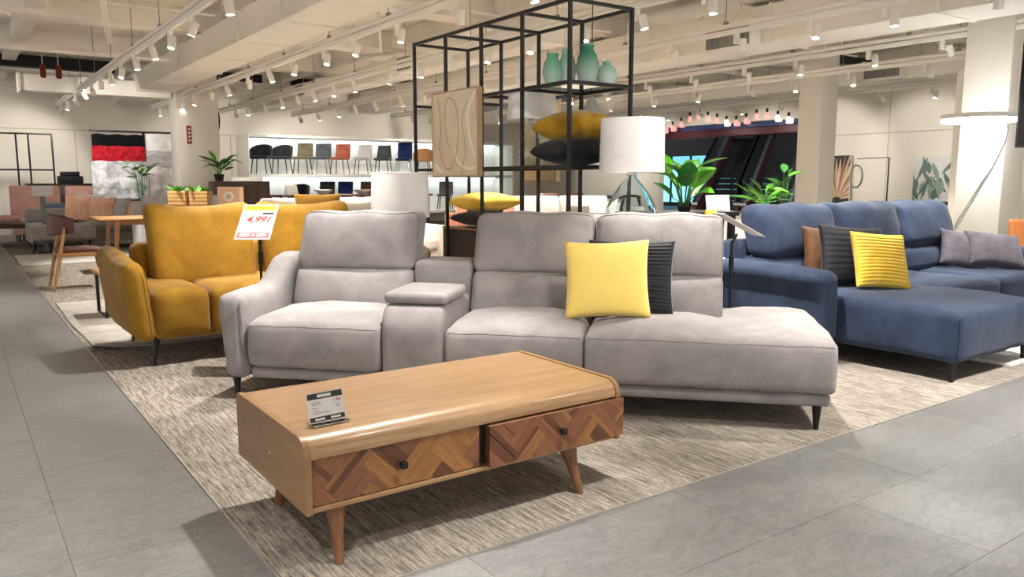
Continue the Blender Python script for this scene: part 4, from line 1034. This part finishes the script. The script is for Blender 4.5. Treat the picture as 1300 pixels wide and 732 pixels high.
CH = [(327, 'black velvet tub chair at the left end of the upper chair shelf', 'tub', cm('black_velvet', '131417', '1d1f24'), M_black), (352, 'charcoal tub chair on the upper shelf next to the black tub', 'tub', cm('charcoal_velvet', '2c2a2d', '38363a'), M_black),
      (380, 'olive beige square back chair on the upper shelf', 'std', cm('olive_fabric', '6f6850', '857d62'), M_black), (404, 'mid grey square back chair on the upper shelf', 'std', cm('midgrey_fabric', '55585b', '66696c'), M_chrome),
      (428, 'coral orange square back chair on the upper shelf', 'std', cm('coral_fabric', 'a85842', 'c26e56'), M_walnut), (457, 'off-white chair with dark legs on the upper shelf', 'std', cm('offwhite_fabric', 'cfc8c2', 'ded8d2'), M_walnut),
      (483, 'dark grey bucket chair on the upper shelf', 'bucket', cm('graphite_fabric', '45474a', '55575a'), M_black), (508, 'tall navy blue high back chair on the upper shelf', 'tall', cm('navy_velvet', '171f45', '222c5a'), M_chrome), (532, 'tan rattan tub chair on the upper shelf', 'tub', plain('rattan', 'b07c46', .6, 0, .2, 40), M_walnut),
      (556, 'small dark stool chair at the end of the upper shelf', 'std', cm('stool_dark', '33302f', '403c3a'), M_black)]
XS = {327: 6.78, 352: 7.35, 380: 7.93, 404: 8.47, 428: 9.02, 457: 9.73, 483: 10.38, 508: 11.05, 532: 11.7, 556: 12.4}
for px, lab, sty, m, lm in CH: show_chair(lab, sty, XS[px] + .1, 21.3, 1.442, m, lm, R(-42 + random.uniform(-6, 6)))
CL = [(7.75, 'black barrel chair under the chair shelf', 'tub', cm('black_velvet', '', ''), .62), (8.5, 'small black chair back under the shelf', 'std', M_dark, .38), (9.05, 'dark blue chair back under the shelf', 'std', cm('navy_velvet', '', ''), .38), (9.75, 'brown leather chair back under the shelf', 'std', M_leather, .38), (10.5, 'grey bucket chair under the shelf', 'bucket', cm('graphite_fabric', '', ''), .42), (11.4, 'tan chair back under the shelf', 'std', M_terra, .38), (12.4, 'second grey chair under the shelf', 'std', cm('midgrey_fabric', '', ''), .38)]
for x, lab, sty, m, z in CL: show_chair(lab, sty, x + .1, 21.2, .382, m, M_black, R(-40), 'chairs on the lower display shelf')
wc = thing('white_cabinet', 'white slatted cabinet at the left end of the chair shelf', 'cabinet', (6.2, 20.6, 0)); MB().rb(-.4, .4, -.25, .25, .3, 1.35, .006).build('body', M_white, wc)
for k in range(5): MB().rb(-.38 + .153 * k, -.245 + .153 * k, -.265, -.25, .34, 1.31, .003).build('door', M_white, wc)
for x in (-.35, .35): MB().rb(x - .02, x + .02, -.2, .2, 0, .3, .003).build('leg', M_black, wc)
# ================================================================ CENTRE BACKGROUND
s1 = sofa('cream_sofa', 'long cream sofa beyond the mustard sofa', (4.6, 10.4, 0), R(0), 2.6, .95, 1.02, M_cream2, cushions=3)
simple_cushion('beige cushion on the cream sofa', M_peach, 4.1, 10.1, .5, 15, -30, .5); simple_cushion('white cushion on the cream sofa', M_cream2, 4.5, 10.05, .5, 15, -35, .5)
sofa('terracotta_sofa', 'terracotta armchair seen between the grey sofa and black rack', (6.3, 9.4, 0), R(-20), 1.2, .9, .92, M_terra, cushions=1)
sofa('white_daybed', 'white sofa far behind the rack', (9.3, 11.5, 0), R(-30), 2.2, .9, .98, M_cream2, cushions=2)
show_chair('white shell chair with black legs behind the rack', 'bucket', 8.3, 9.9, 0, M_cream2, M_black, R(150), 'white shell chairs behind the rack'); show_chair('second white shell chair right of the first behind the rack', 'bucket', 9.0, 9.1, 0, M_cream2, M_black, R(120), 'white shell chairs behind the rack')
wd = thing('white_table', 'round white table between shell chairs behind the rack', 'table', (8.2, 9.2, 0)); MB().lathe([(.5, .72), (.52, .735), (.5, .75)], 32).build('table_top', M_white, wd); MB().lathe([(.3, 0), (.28, .02), (.05, .1), (.04, .72)], 24).build('pedestal', M_white, wd)
bt = thing('dark_bench_table', 'black dining table far behind the plant', 'table', (11.3, 12.6, 0)); MB().rb(-.9, .9, -.45, .45, .9, .95, .006).build('table_top', M_black, bt)
for x in (-.8, .8):
    for y in (-.38, .38): MB().rb(x - .03, x + .03, y - .03, y + .03, 0, .9, .004).build('leg', M_black, bt)
for i, (x, y, lab) in enumerate(((10.7, 13.4, 'brown chair left of the far black dining table'), (11.5, 13.45, 'brown chair right of the far black dining table'))): show_chair(lab, 'std', x, y, 0, M_leather, M_black, 0, 'chairs at the far black table').scale = (1.15,) * 3
# black bar table with plant behind the grey sofa
bb = thing('bar_table', 'tall black table behind the grey and blue sofas', 'table', (5.0, 4.62, 0)); MB().rb(-.5, .45, -.28, .28, .96, 1.0, .006).build('table_top', M_black, bb)
for x in (-.45, .4):
    for y in (-.23, .23): MB().rb(x - .025, x + .025, y - .025, y + .025, 0, .96, .004).build('leg', M_black, bb)
plant('bright green broad leaved plant on the black bar table', (4.88, 4.45, 1.001), (.06, .05), 20, (.06, .32), .3, (.21, .15), [M_leafb, M_leafb, M_leafd], 3, potm=M_black, lean=-.35)
tg2 = thing('sign_card', 'grey tilted info card on the black bar table', 'sign', (5.3, 4.45, 1.001)); MB().box(-.1, .1, -.003, .003, 0, .14).build('card', plain('grey_card', 'b5b4b8', .5), tg2, None, (R(-20), 0, R(-35))); MB().rb(-.1, .1, -.03, .06, 0, .004, .001).build('foot_plate', M_acr, tg2)
ot = thing('stool', 'grey seat stool under the black bar table', 'stool', (4.6, 4.1, 0)); 
MB().soft(-.2, .2, -.18, .18, .58, .68, .03, 4, 3, {'+z': .01}).build('seat', M_lightgrey, ot)
for x in (-.16, .16):
    for y in (-.14, .14): MB().cyl((x, y, .58), (x * 1.1, y * 1.1, 0), .018, .014, 8).build('leg', M_leather, ot)
pt2 = thing('plant_stand', 'white plant stand behind the blue sofa', 'stand', (7.2, 5.42, 0)); MB().rb(-.35, .35, -.25, .25, 0, .875, .008).build('stand_body', M_white, pt2); MB().rb(-.37, .37, -.27, .27, .875, .899, .006).build('stand_top', M_white, pt2)
plant('small light green bushy plant behind the blue sofa', (7.2, 5.42, .90), (.12, .1), 26, (.04, .16), .34, (.24, .06), [M_leafb, M_leafd, M_leafb], 11, potm=M_white)
plant('tall green plant beside the middle column', (10.35, 7.45, 0), (.15, .35), 10, (.7, 1.1), .22, (.24, .11), [M_leafb, M_leafd], 13)
yl = thing('yellow_side_panel', 'small yellow cloth hanging at the blue sofa corner', 'cloth', (5.05, 4.32, .78)); MB().soft(-.07, .07, -.01, .01, 0, .24, .008, 3, 2).build('cloth', M_yelfab, yl)
# ================================================================ ART WALL AND RIGHT SIDE
def m_leafart(nm, bgc, a, b_, sc, kind):
    m, nt, b = nmat(nm); tc = N(nt, 'ShaderNodeTexCoord').outputs['Object']
    if kind == 'fan':
        sx = N(nt, 'ShaderNodeSeparateXYZ'); nt.links.new(tc, sx.inputs[0])
        az = N(nt, 'ShaderNodeMath', operation='ARCTAN2'); nt.links.new(sx.outputs[0], az.inputs[0])
        ad = N(nt, 'ShaderNodeMath', operation='ADD'); nt.links.new(sx.outputs[2], ad.inputs[0]); ad.inputs[1].default_value = .1; nt.links.new(ad.outputs[0], az.inputs[1])
        mu = N(nt, 'ShaderNodeMath', operation='MULTIPLY'); nt.links.new(az.outputs[0], mu.inputs[0]); mu.inputs[1].default_value = 26
        si = N(nt, 'ShaderNodeMath', operation='SINE'); nt.links.new(mu.outputs[0], si.inputs[0])
        ln = N(nt, 'ShaderNodeVectorMath', operation='LENGTH'); nt.links.new(tc, ln.inputs[0])
        sub = N(nt, 'ShaderNodeMath', operation='SUBTRACT'); nt.links.new(si.outputs[0], sub.inputs[0]); m2 = N(nt, 'ShaderNodeMath', operation='MULTIPLY'); nt.links.new(ln.outputs['Value'], m2.inputs[0]); m2.inputs[1].default_value = 1.1; nt.links.new(m2.outputs[0], sub.inputs[1])
        c = ramp(nt, sub.outputs[0], [(0.0, bgc), (.02, a), (.35, b_)])
        c = mixc(nt, .0, c, c)
    else:
        v = N(nt, 'ShaderNodeTexVoronoi', feature='F1'); v.inputs['Scale'].default_value = sc; nt.links.new(tc, v.inputs['Vector'])
        n = noise(nt, tc, sc * 1.3, 3, .6, (1, 1, 2.5), 1.5); c = ramp(nt, n, [(.40, bgc), (.46, b_), (.56, a), (.64, bgc)])
    nt.links.new(c, b.inputs['Base Color']); b.inputs['Roughness'].default_value = .5; return m
M_pan = plain('print_ground_dark', '3d3530', .5); M_pan2 = plain('print_ground_white', 'dedcd6', .5)
M_pl = [plain('print_palm_a', 'c9a88c', .5), plain('print_palm_b', 'e0c8b0', .5), plain('print_palm_c', '9a775c', .5)]
M_bl = [plain('print_banana_a', '5d7468', .5), plain('print_banana_b', '8ea296', .5), plain('print_banana_c', '6f8278', .5)]
def blade(t, x, z, ang, L, w, m, lay):
    """flat printed blade on an art panel; panel plane is local x-z, printed side faces -y"""
    pts = []
    for i in range(7):
        u = i / 6; pts.append((w / 2 * sin(pi * (u * .9 + .05)) ** .9, L * u))
    pts = pts + [(-a, b_) for a, b_ in reversed(pts)]
    q = [(x + a * cos(ang) + b_ * sin(ang), z - a * sin(ang) + b_ * cos(ang)) for a, b_ in pts]
    q = clip_poly(q, -t['hw'] + .012, t['hw'] - .012, .012, t['hh'] - .012)
    if len(q) > 2: MB().prism(q, .0036 - .00007 * lay, .0042, 'y').build('printed_leaf', m, t)
ar = canvas('framed fan palm print leaning by the middle column', 16.9, 10.4, 11.06, .72, 1.85, .03, 'x', M_pan, True, M_white); ar['hw'] = .33; ar['hh'] = 1.13
rd_ = random.Random(2)
for i in range(26):
    a_ = R(-78 + 6.2 * i); blade(ar, .02 + .1 * sin(a_), .12 + .1 * cos(a_) * .5, a_, rd_.uniform(.75, 1.05), .075, M_pl[i % 3], i)
ab = canvas('large framed banana leaf print on the right wall', 16.9, 7.75, 8.95, .72, 1.78, .03, 'x', M_pan2, True, M_white); ab['hw'] = .6; ab['hh'] = 1.06
for i in range(44):
    blade(ab, rd_.uniform(-.58, .58), rd_.uniform(.02, .7), R(rd_.uniform(-50, 50)), rd_.uniform(.25, .5), rd_.uniform(.07, .15), M_bl[i % 3], i)
sb = thing('art_shelf', 'white low cabinet under the palm print', 'cabinet', (16.4, 10.6, 0)); MB().rb(-.35, .35, -.8, .8, 0, .7, .008).build('body', M_white, sb)
for k in (-1, 0, 1): MB().rb(-.365, -.35, -.25 + .52 * k, .25 + .52 * k, .14, .66, .004).build('door', M_white, sb)
sb2 = thing('wood_cabinet', 'brown wooden cabinet behind the blue sofa near the right column', 'cabinet', (15.9, 7.9, 0)); MB().rb(-.4, .4, -.7, .7, 0, .85, .008).build('body', M_leather, sb2)
for k in (-1, 0, 1): MB().rb(-.415, -.4, -.22 + .46 * k, .22 + .46 * k, .12, .8, .004).build('drawer', M_beech, sb2)
# thin floor lamp with ring by the art wall
fl = thing('floor_lamp', 'thin black floor lamp with round hoop before the art wall', 'floor lamp', (15.3, 8.6, 0)); MB().lathe([(.16, 0), (.15, .02), (.02, .03)], 24).build('base', M_black, fl); MB().cyl((0, 0, .02), (0, 0, 1.72), .014).build('pole', M_black, fl); MB().cyl((-.3, .5, 1.7), (.0, 0, 1.72), .008).build('arm', M_black, fl)
MB().tube([(-.3 + .3 * cos(a) * .6, .5 + .3 * cos(a) * .8, 1.35 + .22 * sin(a)) for a in [2 * pi * i / 32 for i in range(32)]], .02, 8, True).build('hoop', M_white, fl)
# arc lamp with LED ring head
al = thing('arc_lamp', 'arc floor lamp with bright white LED ring before the right column', 'floor lamp', (8.83, 4.25, 0)); MB().lathe([(.17, 0), (.17, .03), (.02, .035)], 28).build('base', M_chrome, al, (-.2, 0, 0))
arc = [(-.2, 0, .02), (-.18, .0, .3), (-.05, -.07, .7), (.12, -.17, 1.05), (.27, -.28, 1.4), (.36, -.34, 1.65), (.37, -.36, 1.8), (.33, -.35, 1.9), (.3, -.33, 1.93)]
MB().tube(arc, .016, 10).build('arc_pole', M_chrome, al)
MB().lathe([(.3, -.02), (.36, -.02), (.36, .03), (.3, .03)], 40, closed=True).build('ring_housing', M_white, al, (.1, -.19, 1.92))
MB().lathe([(.302, -.05), (.358, -.05), (.361, -.02), (.299, -.02)], 40, closed=True).build('led_ring', emis('led_white', 'f4faff', 22), al, (.1, -.19, 1.92))
MB().box(-.36, .36, -.012, .012, -.015, .012).build('ring_bridge', M_white, al, (.1, -.19, 1.92))
ld = bpy.data.lights.new('ring_light', 'POINT'); ld.energy = 12; ld.color = (.88, .95, 1); ld.shadow_soft_size = .3
lo = bpy.data.objects.new('ring_light', ld); COL.objects.link(lo); lo.parent = al; lo.location = (.1, -.19, 1.82)
tv = thing('wall_screen', 'black wall screen cut off by the right picture edge', 'screen', (8.06, 3.265, 1.557)); 
MB().rb(-.03, .03, -.62, .06, 0, .95, .006).build('screen_body', M_dark, tv); MB().box(-.033, -.03, -.6, .04, .03, .92).build('screen_glass', plain('screen_black', '050506', .15), tv); MB().cyl((0, -.3, .94), (0, -.3, 2.19), .02).build('ceiling_mount', M_black, tv)
oc = show_chair('tan orange chair cut off at the right edge', 'std', 8.95, 3.35, 0, plain('tan_orange', 'b06a33', .5), M_black, R(-40), 'tan chairs')
# ================================================================ ATRIUM BEYOND THE OPENING
M_atr = plain('atrium_dark', '101319', .6); M_navy = plain('atrium_navy', '1c2536', .5)
at = struct(MB().box(30.6, 30.9, 4, 34, -.5, 9).build('wall_atrium', M_atr))
struct(MB().box(17.2, 31, 4, 34, 5.2, 5.5).build('ceiling_atrium', M_navy))
for i in range(7):
    y0 = 22.2 + i * 1.3
    w_ = struct(MB().box(30.45, 30.6, y0 + .04, y0 + 1.26, .1, 2.55).build('window_%d' % (i + 1), M_black)); MB().box(30.4, 30.45, y0 + .1, y0 + 1.2, .2, 2.0).build('pane', emis('shop_window_cyan', 'a8e4f4' if i % 2 else '7fd2ea', 1.0), w_); MB().box(30.4, 30.45, y0 + .1, y0 + 1.2, 2.08, 2.5).build('pane', emis('shop_window_blue', '6fc3e6', .6), w_)
M_esc = plain('escalator_red', '5a2a2c', .3, .2); M_steelr = plain('steel_rail', 'c9ced6', .25, .9)
for i, (p0, p1, lab) in enumerate((((18.6, 15.75, .2), (23.3, 18.2, 3.0), 'far escalator with red brown sides rising in the dark atrium'), ((18.9, 14.2, .2), (23.9, 16.9, 3.0), 'near escalator with red brown sides rising in the dark atrium'))):
    dx, dy = p1[0] - p0[0], p1[1] - p0[1]; L = sqrt(dx * dx + dy * dy); Hh = p1[2] - p0[2]
    e = thing('escalator', lab, 'escalator', (p0[0], p0[1], 0), atan2(dy, dx), 'escalators in the atrium')
    k = Hh / L
    def band(z0, z1, xa=0., xb=L): return [(xa, z0 + k * xa), (xb, z0 + k * xb), (xb, z1 + k * xb), (xa, z1 + k * xa)]
    for sd in (-1, 1):
        y0 = sd * .62
        MB().prism(band(-.35, .55), y0 - .06, y0 + .06, 'y').build('side_panel', M_esc, e)
        MB().prism(band(.552, .62), y0 - .09, y0 + .09, 'y').build('skirt_rail', M_steelr, e)
        MB().prism(band(.622, 1.2), y0 - .012, y0 + .012, 'y').build('balustrade', M_dark, e)
        MB().prism(band(1.202, 1.27), y0 - .05, y0 + .05, 'y').build('handrail', M_black, e)
    n = 16
    for j in range(n):
        xa, xb = L * j / n, L * (j + 1) / n
        MB().box(xa, xb - .004, -.555, .555, k * xa - .05, k * xa + .12 + .0).build('step', M_dark, e)
struct(MB().box(17.2, 30.6, 4, 34, -.01, .0).build('floor_atrium', M_atr))
for lx, ly in ((20.0, 13.2), (25.5, 19.5)):  # unseen lamps added so the red escalator sides show up
    dl = thing('escalator_fill_lamp', 'added unseen lamp brightening the escalators from the hall ceiling, %s' % ('near one' if lx < 22 else 'far one'), 'lamp', (lx, ly, 5.13), 0, 'added lamps over the escalators')
    MB().lathe([(.16, .0), (.18, .02), (.18, .07)], 24).build('housing', M_steelr, dl); MB().lathe([(.14, -.004), (.14, 0), (.001, 0)], 20).build('lens', emis('escalator_fill_lens', 'eef4ff', 6), dl)
    ld = bpy.data.lights.new('escalator_fill', 'SPOT'); ld.energy = 420; ld.spot_size = R(140); ld.shadow_soft_size = .12; ld.color = (.9, .95, 1)
    lo = bpy.data.objects.new('escalator_fill', ld); COL.objects.link(lo); lo.parent = dl; lo.location = (0, 0, -.03)
fa = thing('atrium_fascia', 'dark red fascia beam across the top of the escalator opening', 'fascia', (17.35, 14.2, 2.45)); MB().rb(-.1, .1, -2.3, 2.3, 0, .2, .01).build('red_beam', plain('fascia_red', '4a1018', .45), fa); MB().rb(-.11, .11, -2.3, 2.3, .2, .34, .01).build('blue_band', plain('fascia_blue', '2c3a66', .4), fa)
M_pinkl = emis('pink_lantern_glow', 'f2a59c', .45); M_whl = emis('white_lantern_glow', 'fbe8e4', .9)
zz = [2.62, 2.66, 2.75, 2.88, 2.94, 2.85, 2.78, 2.7, 2.68, 2.72, 2.8, 2.8, 2.72, 2.66]
for i in range(14):
    y = 16.35 - i * .32
    t = thing('lantern_lamp', 'pinkish hanging lamp with black cap, number %s from the left over the escalator opening' % ['one', 'two', 'three', 'four', 'five', 'six', 'seven', 'eight', 'nine', 'ten', 'eleven', 'twelve', 'thirteen', 'fourteen'][i], 'lamp', (17.05, y, zz[i]), 0, 'row of lamps over the escalator opening')
    MB().lathe([(.03, .0), (.085, .01), (.09, .12), (.06, .17), (.04, .18)], 12).build('glass_body', M_whl if i in (7, 12, 13) else M_pinkl, t); MB().lathe([(.06, .175), (.07, .25), (.04, .3)], 12).build('cap', M_black, t); MB().cyl((0, 0, .27), (0, 0, 3.75 - zz[i]), .006, n=6).build('cord', M_black, t)

pd = thing('pendant_lamp', 'smoky grey glass pendant lamp hanging right of the rack', 'pendant lamp', (4.71, 5.42, 1.76))
MB().lathe([(.085, 0), (.09, .05), (.075, .12), (.04, .2), (.02, .24)], 24).build('glass_shade', plain('smoke_glass', '8b8a88', .15), pd); MB().cyl((0, 0, .23), (0, 0, 2.0), .005, n=6).build('cord', M_black, pd)
# ================================================================ SMALL BACKGROUND DETAILS
flat_cushion('loose mustard cushion on top of the mustard sofa back', M_mustard, .42, .3, .13, (2.62, 6.55, 1.12), R(-8), tilt=72).location = (2.66, 6.7, 1.0)
# long dark table with goods between the cream sofa and the chair shelf
lt = thing('display_table', 'long dark table with white goods before the chair shelf', 'table', (7.2, 16.2, 0)); MB().rb(-1.8, 1.8, -.4, .4, .93, .97, .006).build('table_top', M_walnut, lt)
for x in (-1.7, 1.7):
    for y in (-.34, .34): MB().rb(x - .03, x + .03, y - .03, y + .03, 0, .93, .004).build('leg', M_black, lt)
for i, x in enumerate((5.8, 6.5, 7.4, 8.3)):
    t = thing('table_goods', ['white folded sign card at the left end of the long dark table', 'white bowl left of centre on the long dark table', 'white bowl right of centre on the long dark table', 'white folded card at the right end of the long dark table'][i], 'bowl' if i in (1, 2) else 'card', (x, 16.1, .971))
    if i in (1, 2): MB().lathe([(.06, 0), (.09, .01), (.2, .1), (.19, .1), (.08, .02), (.002, .02)], 24).build('bowl', M_white, t); MB().lathe([(.06, 0), (.06, .008)], 16).build('foot_ring', M_white, t)
    else: MB().prism([(-.1, 0), (.1, 0), (.0, .2)], -.12, .12).build('card', M_paper, t)
# glass side table with a black reading lamp between the sofas
gt = thing('glass_table', 'small glass top table with a black frame beside the grey lamp', 'side table', (3.05, 5.25, 0)); MB().rb(-.14, .14, -.14, .14, .5, .512, .003).build('glass_top', M_clear, gt)
for x in (-.13, .13):
    for y in (-.13, .13): MB().rb(x - .01, x + .01, y - .01, y + .01, 0, .5, .002).build('leg', M_black, gt)
# fire canisters near the far left ceiling
M_fire = plain('fire_red', '7c2219', .5)
for x, lab in ((1.55, 'small red fire canister under the ceiling at far left, left one'), (1.8, 'small red fire canister under the ceiling at far left, right one')):
    t = thing('fire_canister', lab, 'canister', (x, 16.8, 3.1), 0, 'fire canisters under the ceiling'); MB().lathe([(.03, 0), (.05, .02), (.05, .2), (.02, .24)], 14).build('tank', M_fire, t); MB().cyl((0, 0, .23), (0, 0, .65), .008, n=6).build('hanger_rod', M_duct, t)
# more conduits
for i, (y, x0, x1, lab) in enumerate(((7.7, -5, 3.0, 'thin conduit over the mustard sofa at upper left'), (10.9, -5, 3.0, 'thin conduit beyond the dining table at upper left'), (15.0, -5, 3.0, 'thin conduit near the left column ceiling'), (8.8, 4.4, 8.0, 'thin conduit over the rack at top centre'), (12.0, 4.4, 8.0, 'thin conduit behind the rack at top centre'), (8.0, 9.1, 13.0, 'thin conduit left of the art wall'), (13.6, 9.1, 13.0, 'thin conduit before the escalator opening'), (14.9, 9.1, 13.0, 'second thin conduit before the escalator opening'))):
    pipe(lab, [(x0, y, 3.39), (x1, y, 3.39)], .018)
for i, (a, b_) in enumerate((((-1.5, 7.9, 3.36), (.8, 12.2, 3.36)), ((4.6, 9.4, 3.36), (6.0, 12.2, 3.36)), ((9.2, 6.8, 3.36), (11.0, 9.2, 3.36)))):
    pipe(['slanting thin pipe in the upper left ceiling', 'slanting thin pipe behind the rack top', 'slanting thin pipe at the upper right ceiling'][i], [a, b_], .022)
# wall panel joints
for i, y in enumerate((9.6, 7.4, 5.2)): struct(MB().box(16.99, 17.0, y - .008, y + .008, 0, 3.4).build('trim_%d' % (3 + i), plain('panel_joint', 'bfb5a4', .7)))
struct(MB().box(16.985, 17.0, -6, 11.9, 2.3, 2.32).build('trim_6', plain('panel_joint', 'bfb5a4', .7)))
struct(MB().box(1.0, 6.4, 21.985, 22.0, 2.47, 2.49).build('trim_7', plain('panel_joint', 'bfb5a4', .7)))
for i, x in enumerate((2.6, 5.2, 6.3)): struct(MB().box(x - .008, x + .008, 21.985, 22.0, 0, 2.49).build('trim_%d' % (8 + i), plain('panel_joint', 'bfb5a4', .7)))
# far service screen panel at the right column
sp2 = thing('room_divider', 'narrow beige panel standing left of the right column', 'divider', (10.3, 4.77, 0)); MB().rb(-.03, .03, -.2, .2, .02, 2.6, .006).build('panel', M_wall, sp2); MB().rb(-.08, .08, -.22, .22, 0, .02, .004).build('foot_plate', M_white, sp2)
